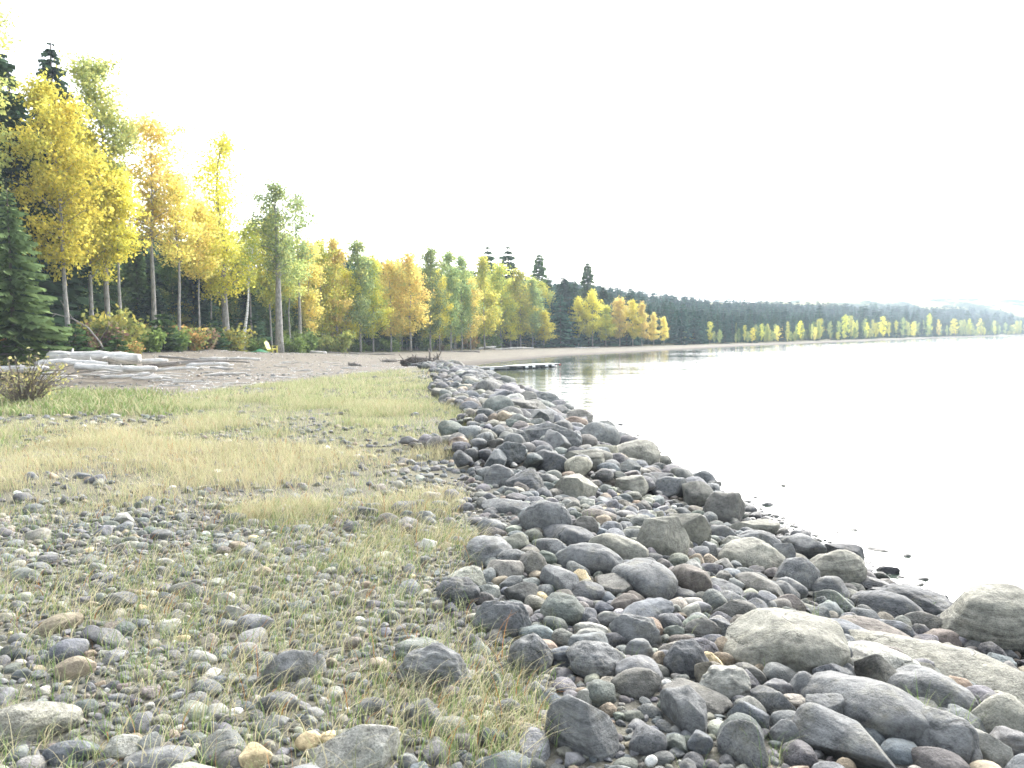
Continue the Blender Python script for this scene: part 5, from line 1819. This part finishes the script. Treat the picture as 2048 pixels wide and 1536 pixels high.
# ------------------------------------------------------------------ floating dock
M_DECK = plain_material('weathered dock boards', (0.52, 0.52, 0.50), .7, .15, 5)
M_DECKG = plain_material('grey dock boards', (0.20, 0.20, 0.195), .8, .25, 5)
M_FLOAT = plain_material('black dock float', (0.03, 0.03, 0.032), .5, .2, 6)
M_WHITE = plain_material('white dock bracket', (0.80, 0.80, 0.79), .5, .08, 6)
M_RUST = plain_material('rusty bracket', (0.25, 0.07, 0.05), .8, .3, 12)


def dock(p0, p1, width, top, mat, label, brackets, nf):
    a, b = Vector((p0[0], p0[1], WATER)), Vector((p1[0], p1[1], WATER))
    L_ = (b - a).length
    root = empty('floating_dock', (a + b) / 2, math.atan2(b.y - a.y, b.x - a.x))
    nplk = max(12, int(L_ / .28))
    me = bpy.data.meshes.new('deck_plank')
    tb = Tubes(); tb.box((0, 0, 0), (L_ / nplk - .02, width, .035)); me = tb.mesh('deck_plank', False)
    me.materials.append(mat)
    for i in range(nplk):
        o = link('deck_plank', me, None, root); o.location = (-L_ / 2 + (i + .5) * L_ / nplk, 0, top + .018 + (i % 3) * .003)
    for s in (-1, 1):
        tb = Tubes(); tb.box((0, s * (width / 2 - .03), top - .055), (L_, .05, .11))
        link('side_beam', tb.mesh('side_beam', False), M_FLOAT if mat is M_DECK else mat, root)
    for i in range(nf):
        tb = Tubes()
        x = -L_ / 2 + (i + .5) * L_ / nf
        w_ = L_ / nf * .40
        tb.tube([(x - w_, 0, .05), (x - w_ * .9, 0, .05), (x + w_ * .9, 0, .05), (x + w_, 0, .05)], [width * .30, width * .40, width * .40, width * .30], 12)
        ob = link('float', tb.mesh('float'), M_FLOAT, root)
        ob.scale = (1, 1, .34)
    for t in brackets:
        tb = Tubes(); tb.box((L_ * (t - .5), -width / 2 - .035, top - .075), (.34, .05, .15))
        link('bracket', tb.mesh('bracket', False), M_WHITE, root)
    tag(root, label, 'dock', 'sections of the floating dock')
    return root, L_


pa_, pb_, pc_ = on_z(872, 737, WATER + .22), on_z(1012, 738.5, WATER + .02), on_z(1106, 733, WATER + .02)
dock(pa_, pb_, 1.3, .20, M_DECKG, 'dark grey inner section of the floating dock behind the rock tip', (.18, .34, .52, .74), 5)
r2, L2 = dock(pb_ + np.array([.3, .1, 0]), pc_, 1.4, .25, M_DECK, 'white topped outer section of the floating dock reaching into the lake', (.20, .36, .66, .82), 5)
tb = Tubes(); tb.box((L2 * .47, -.80, .18), (.22, .06, .16)); link('end_plate', tb.mesh('end_plate', False), M_RUST, r2)

# ------------------------------------------------------------------ yellow beach chair and green tarp
M_YEL = plain_material('yellow plastic', (0.78, 0.70, 0.16), .45, .05, 4)
cx_, cy_, cz_ = tree_xyz(545, 68.5)
chair = empty('beach_chair', (cx_, cy_, cz_), R(72))
tag(chair, 'pale yellow slatted beach chair standing at the top of the beach', 'chair')
for i in range(5):
    w_ = (-2 + i) * .115
    tb = Tubes()
    rot = Matrix.Rotation(R(-24), 3, 'X')
    tb.box((w_, .42, .66 - abs(i - 2) * .03), (.10, .025, .80 - abs(i - 2) * .06), rot)
    link('back_slat', tb.mesh('back_slat', False), M_YEL, chair)
for i in range(4):
    tb = Tubes(); tb.box((0, -.22 + i * .13, .37 - i * .028), (.56, .115, .025), Matrix.Rotation(R(-12), 3, 'X'))
    link('seat_slat', tb.mesh('seat_slat', False), M_YEL, chair)
for s in (-1, 1):
    tb = Tubes(); tb.box((s * .36, .0, .60), (.12, .70, .03)); link('armrest', tb.mesh('armrest', False), M_YEL, chair)
    tb = Tubes(); tb.box((s * .33, -.28, .29), (.035, .10, .59)); link('leg', tb.mesh('leg', False), M_YEL, chair)
    tb = Tubes(); tb.box((s * .29, .12, .22), (.03, .95, .10), Matrix.Rotation(R(-16), 3, 'X')); link('leg', tb.mesh('leg', False), M_YEL, chair)
tx, ty, tz = tree_xyz(521, 68)
rg = np.random.default_rng(3)
gx, gy = np.meshgrid(np.linspace(-.75, .75, 18), np.linspace(-.5, .5, 12), indexing='ij')
hz = .26 * np.exp(-(gx / .5) ** 2 - (gy / .4) ** 2) + .05 * vnoise(gx * 5 + 9, gy * 5 + 9, 2) + .02
V = np.stack([gx, gy, hz], -1).reshape(-1, 3)
ii = np.arange(18 * 12).reshape(18, 12)
Ft = np.stack([ii[:-1, :-1], ii[1:, :-1], ii[1:, 1:], ii[:-1, 1:]], -1).reshape(-1, 4)
o = link('tarp', np_mesh('tarp', V, Ft, None, True), plain_material('green tarp', (0.06, 0.27, 0.13), .5, .2, 5)); o.location = (tx, ty, tz)
sol = o.modifiers.new('thickness', 'SOLIDIFY'); sol.thickness = .012
tag(o, 'small low green tarp heap on the beach left of the yellow chair', 'tarp')

# ------------------------------------------------------------------ haze
tb = Tubes()
tb.box((600, 1600, 70), (5400, 3900, 156))
hm = tb.mesh('haze', False)
m, N, L = new_mat('lake haze')
pv = N.new('ShaderNodeVolumePrincipled')
pv.inputs['Color'].default_value = (0.74, 0.86, 0.97, 1)
pv.inputs['Density'].default_value = 0.00044
o_ = N.new('ShaderNodeOutputMaterial')
L.new(pv.outputs[0], o_.inputs['Volume'])
tag(link('haze', hm, m), kind='stuff')
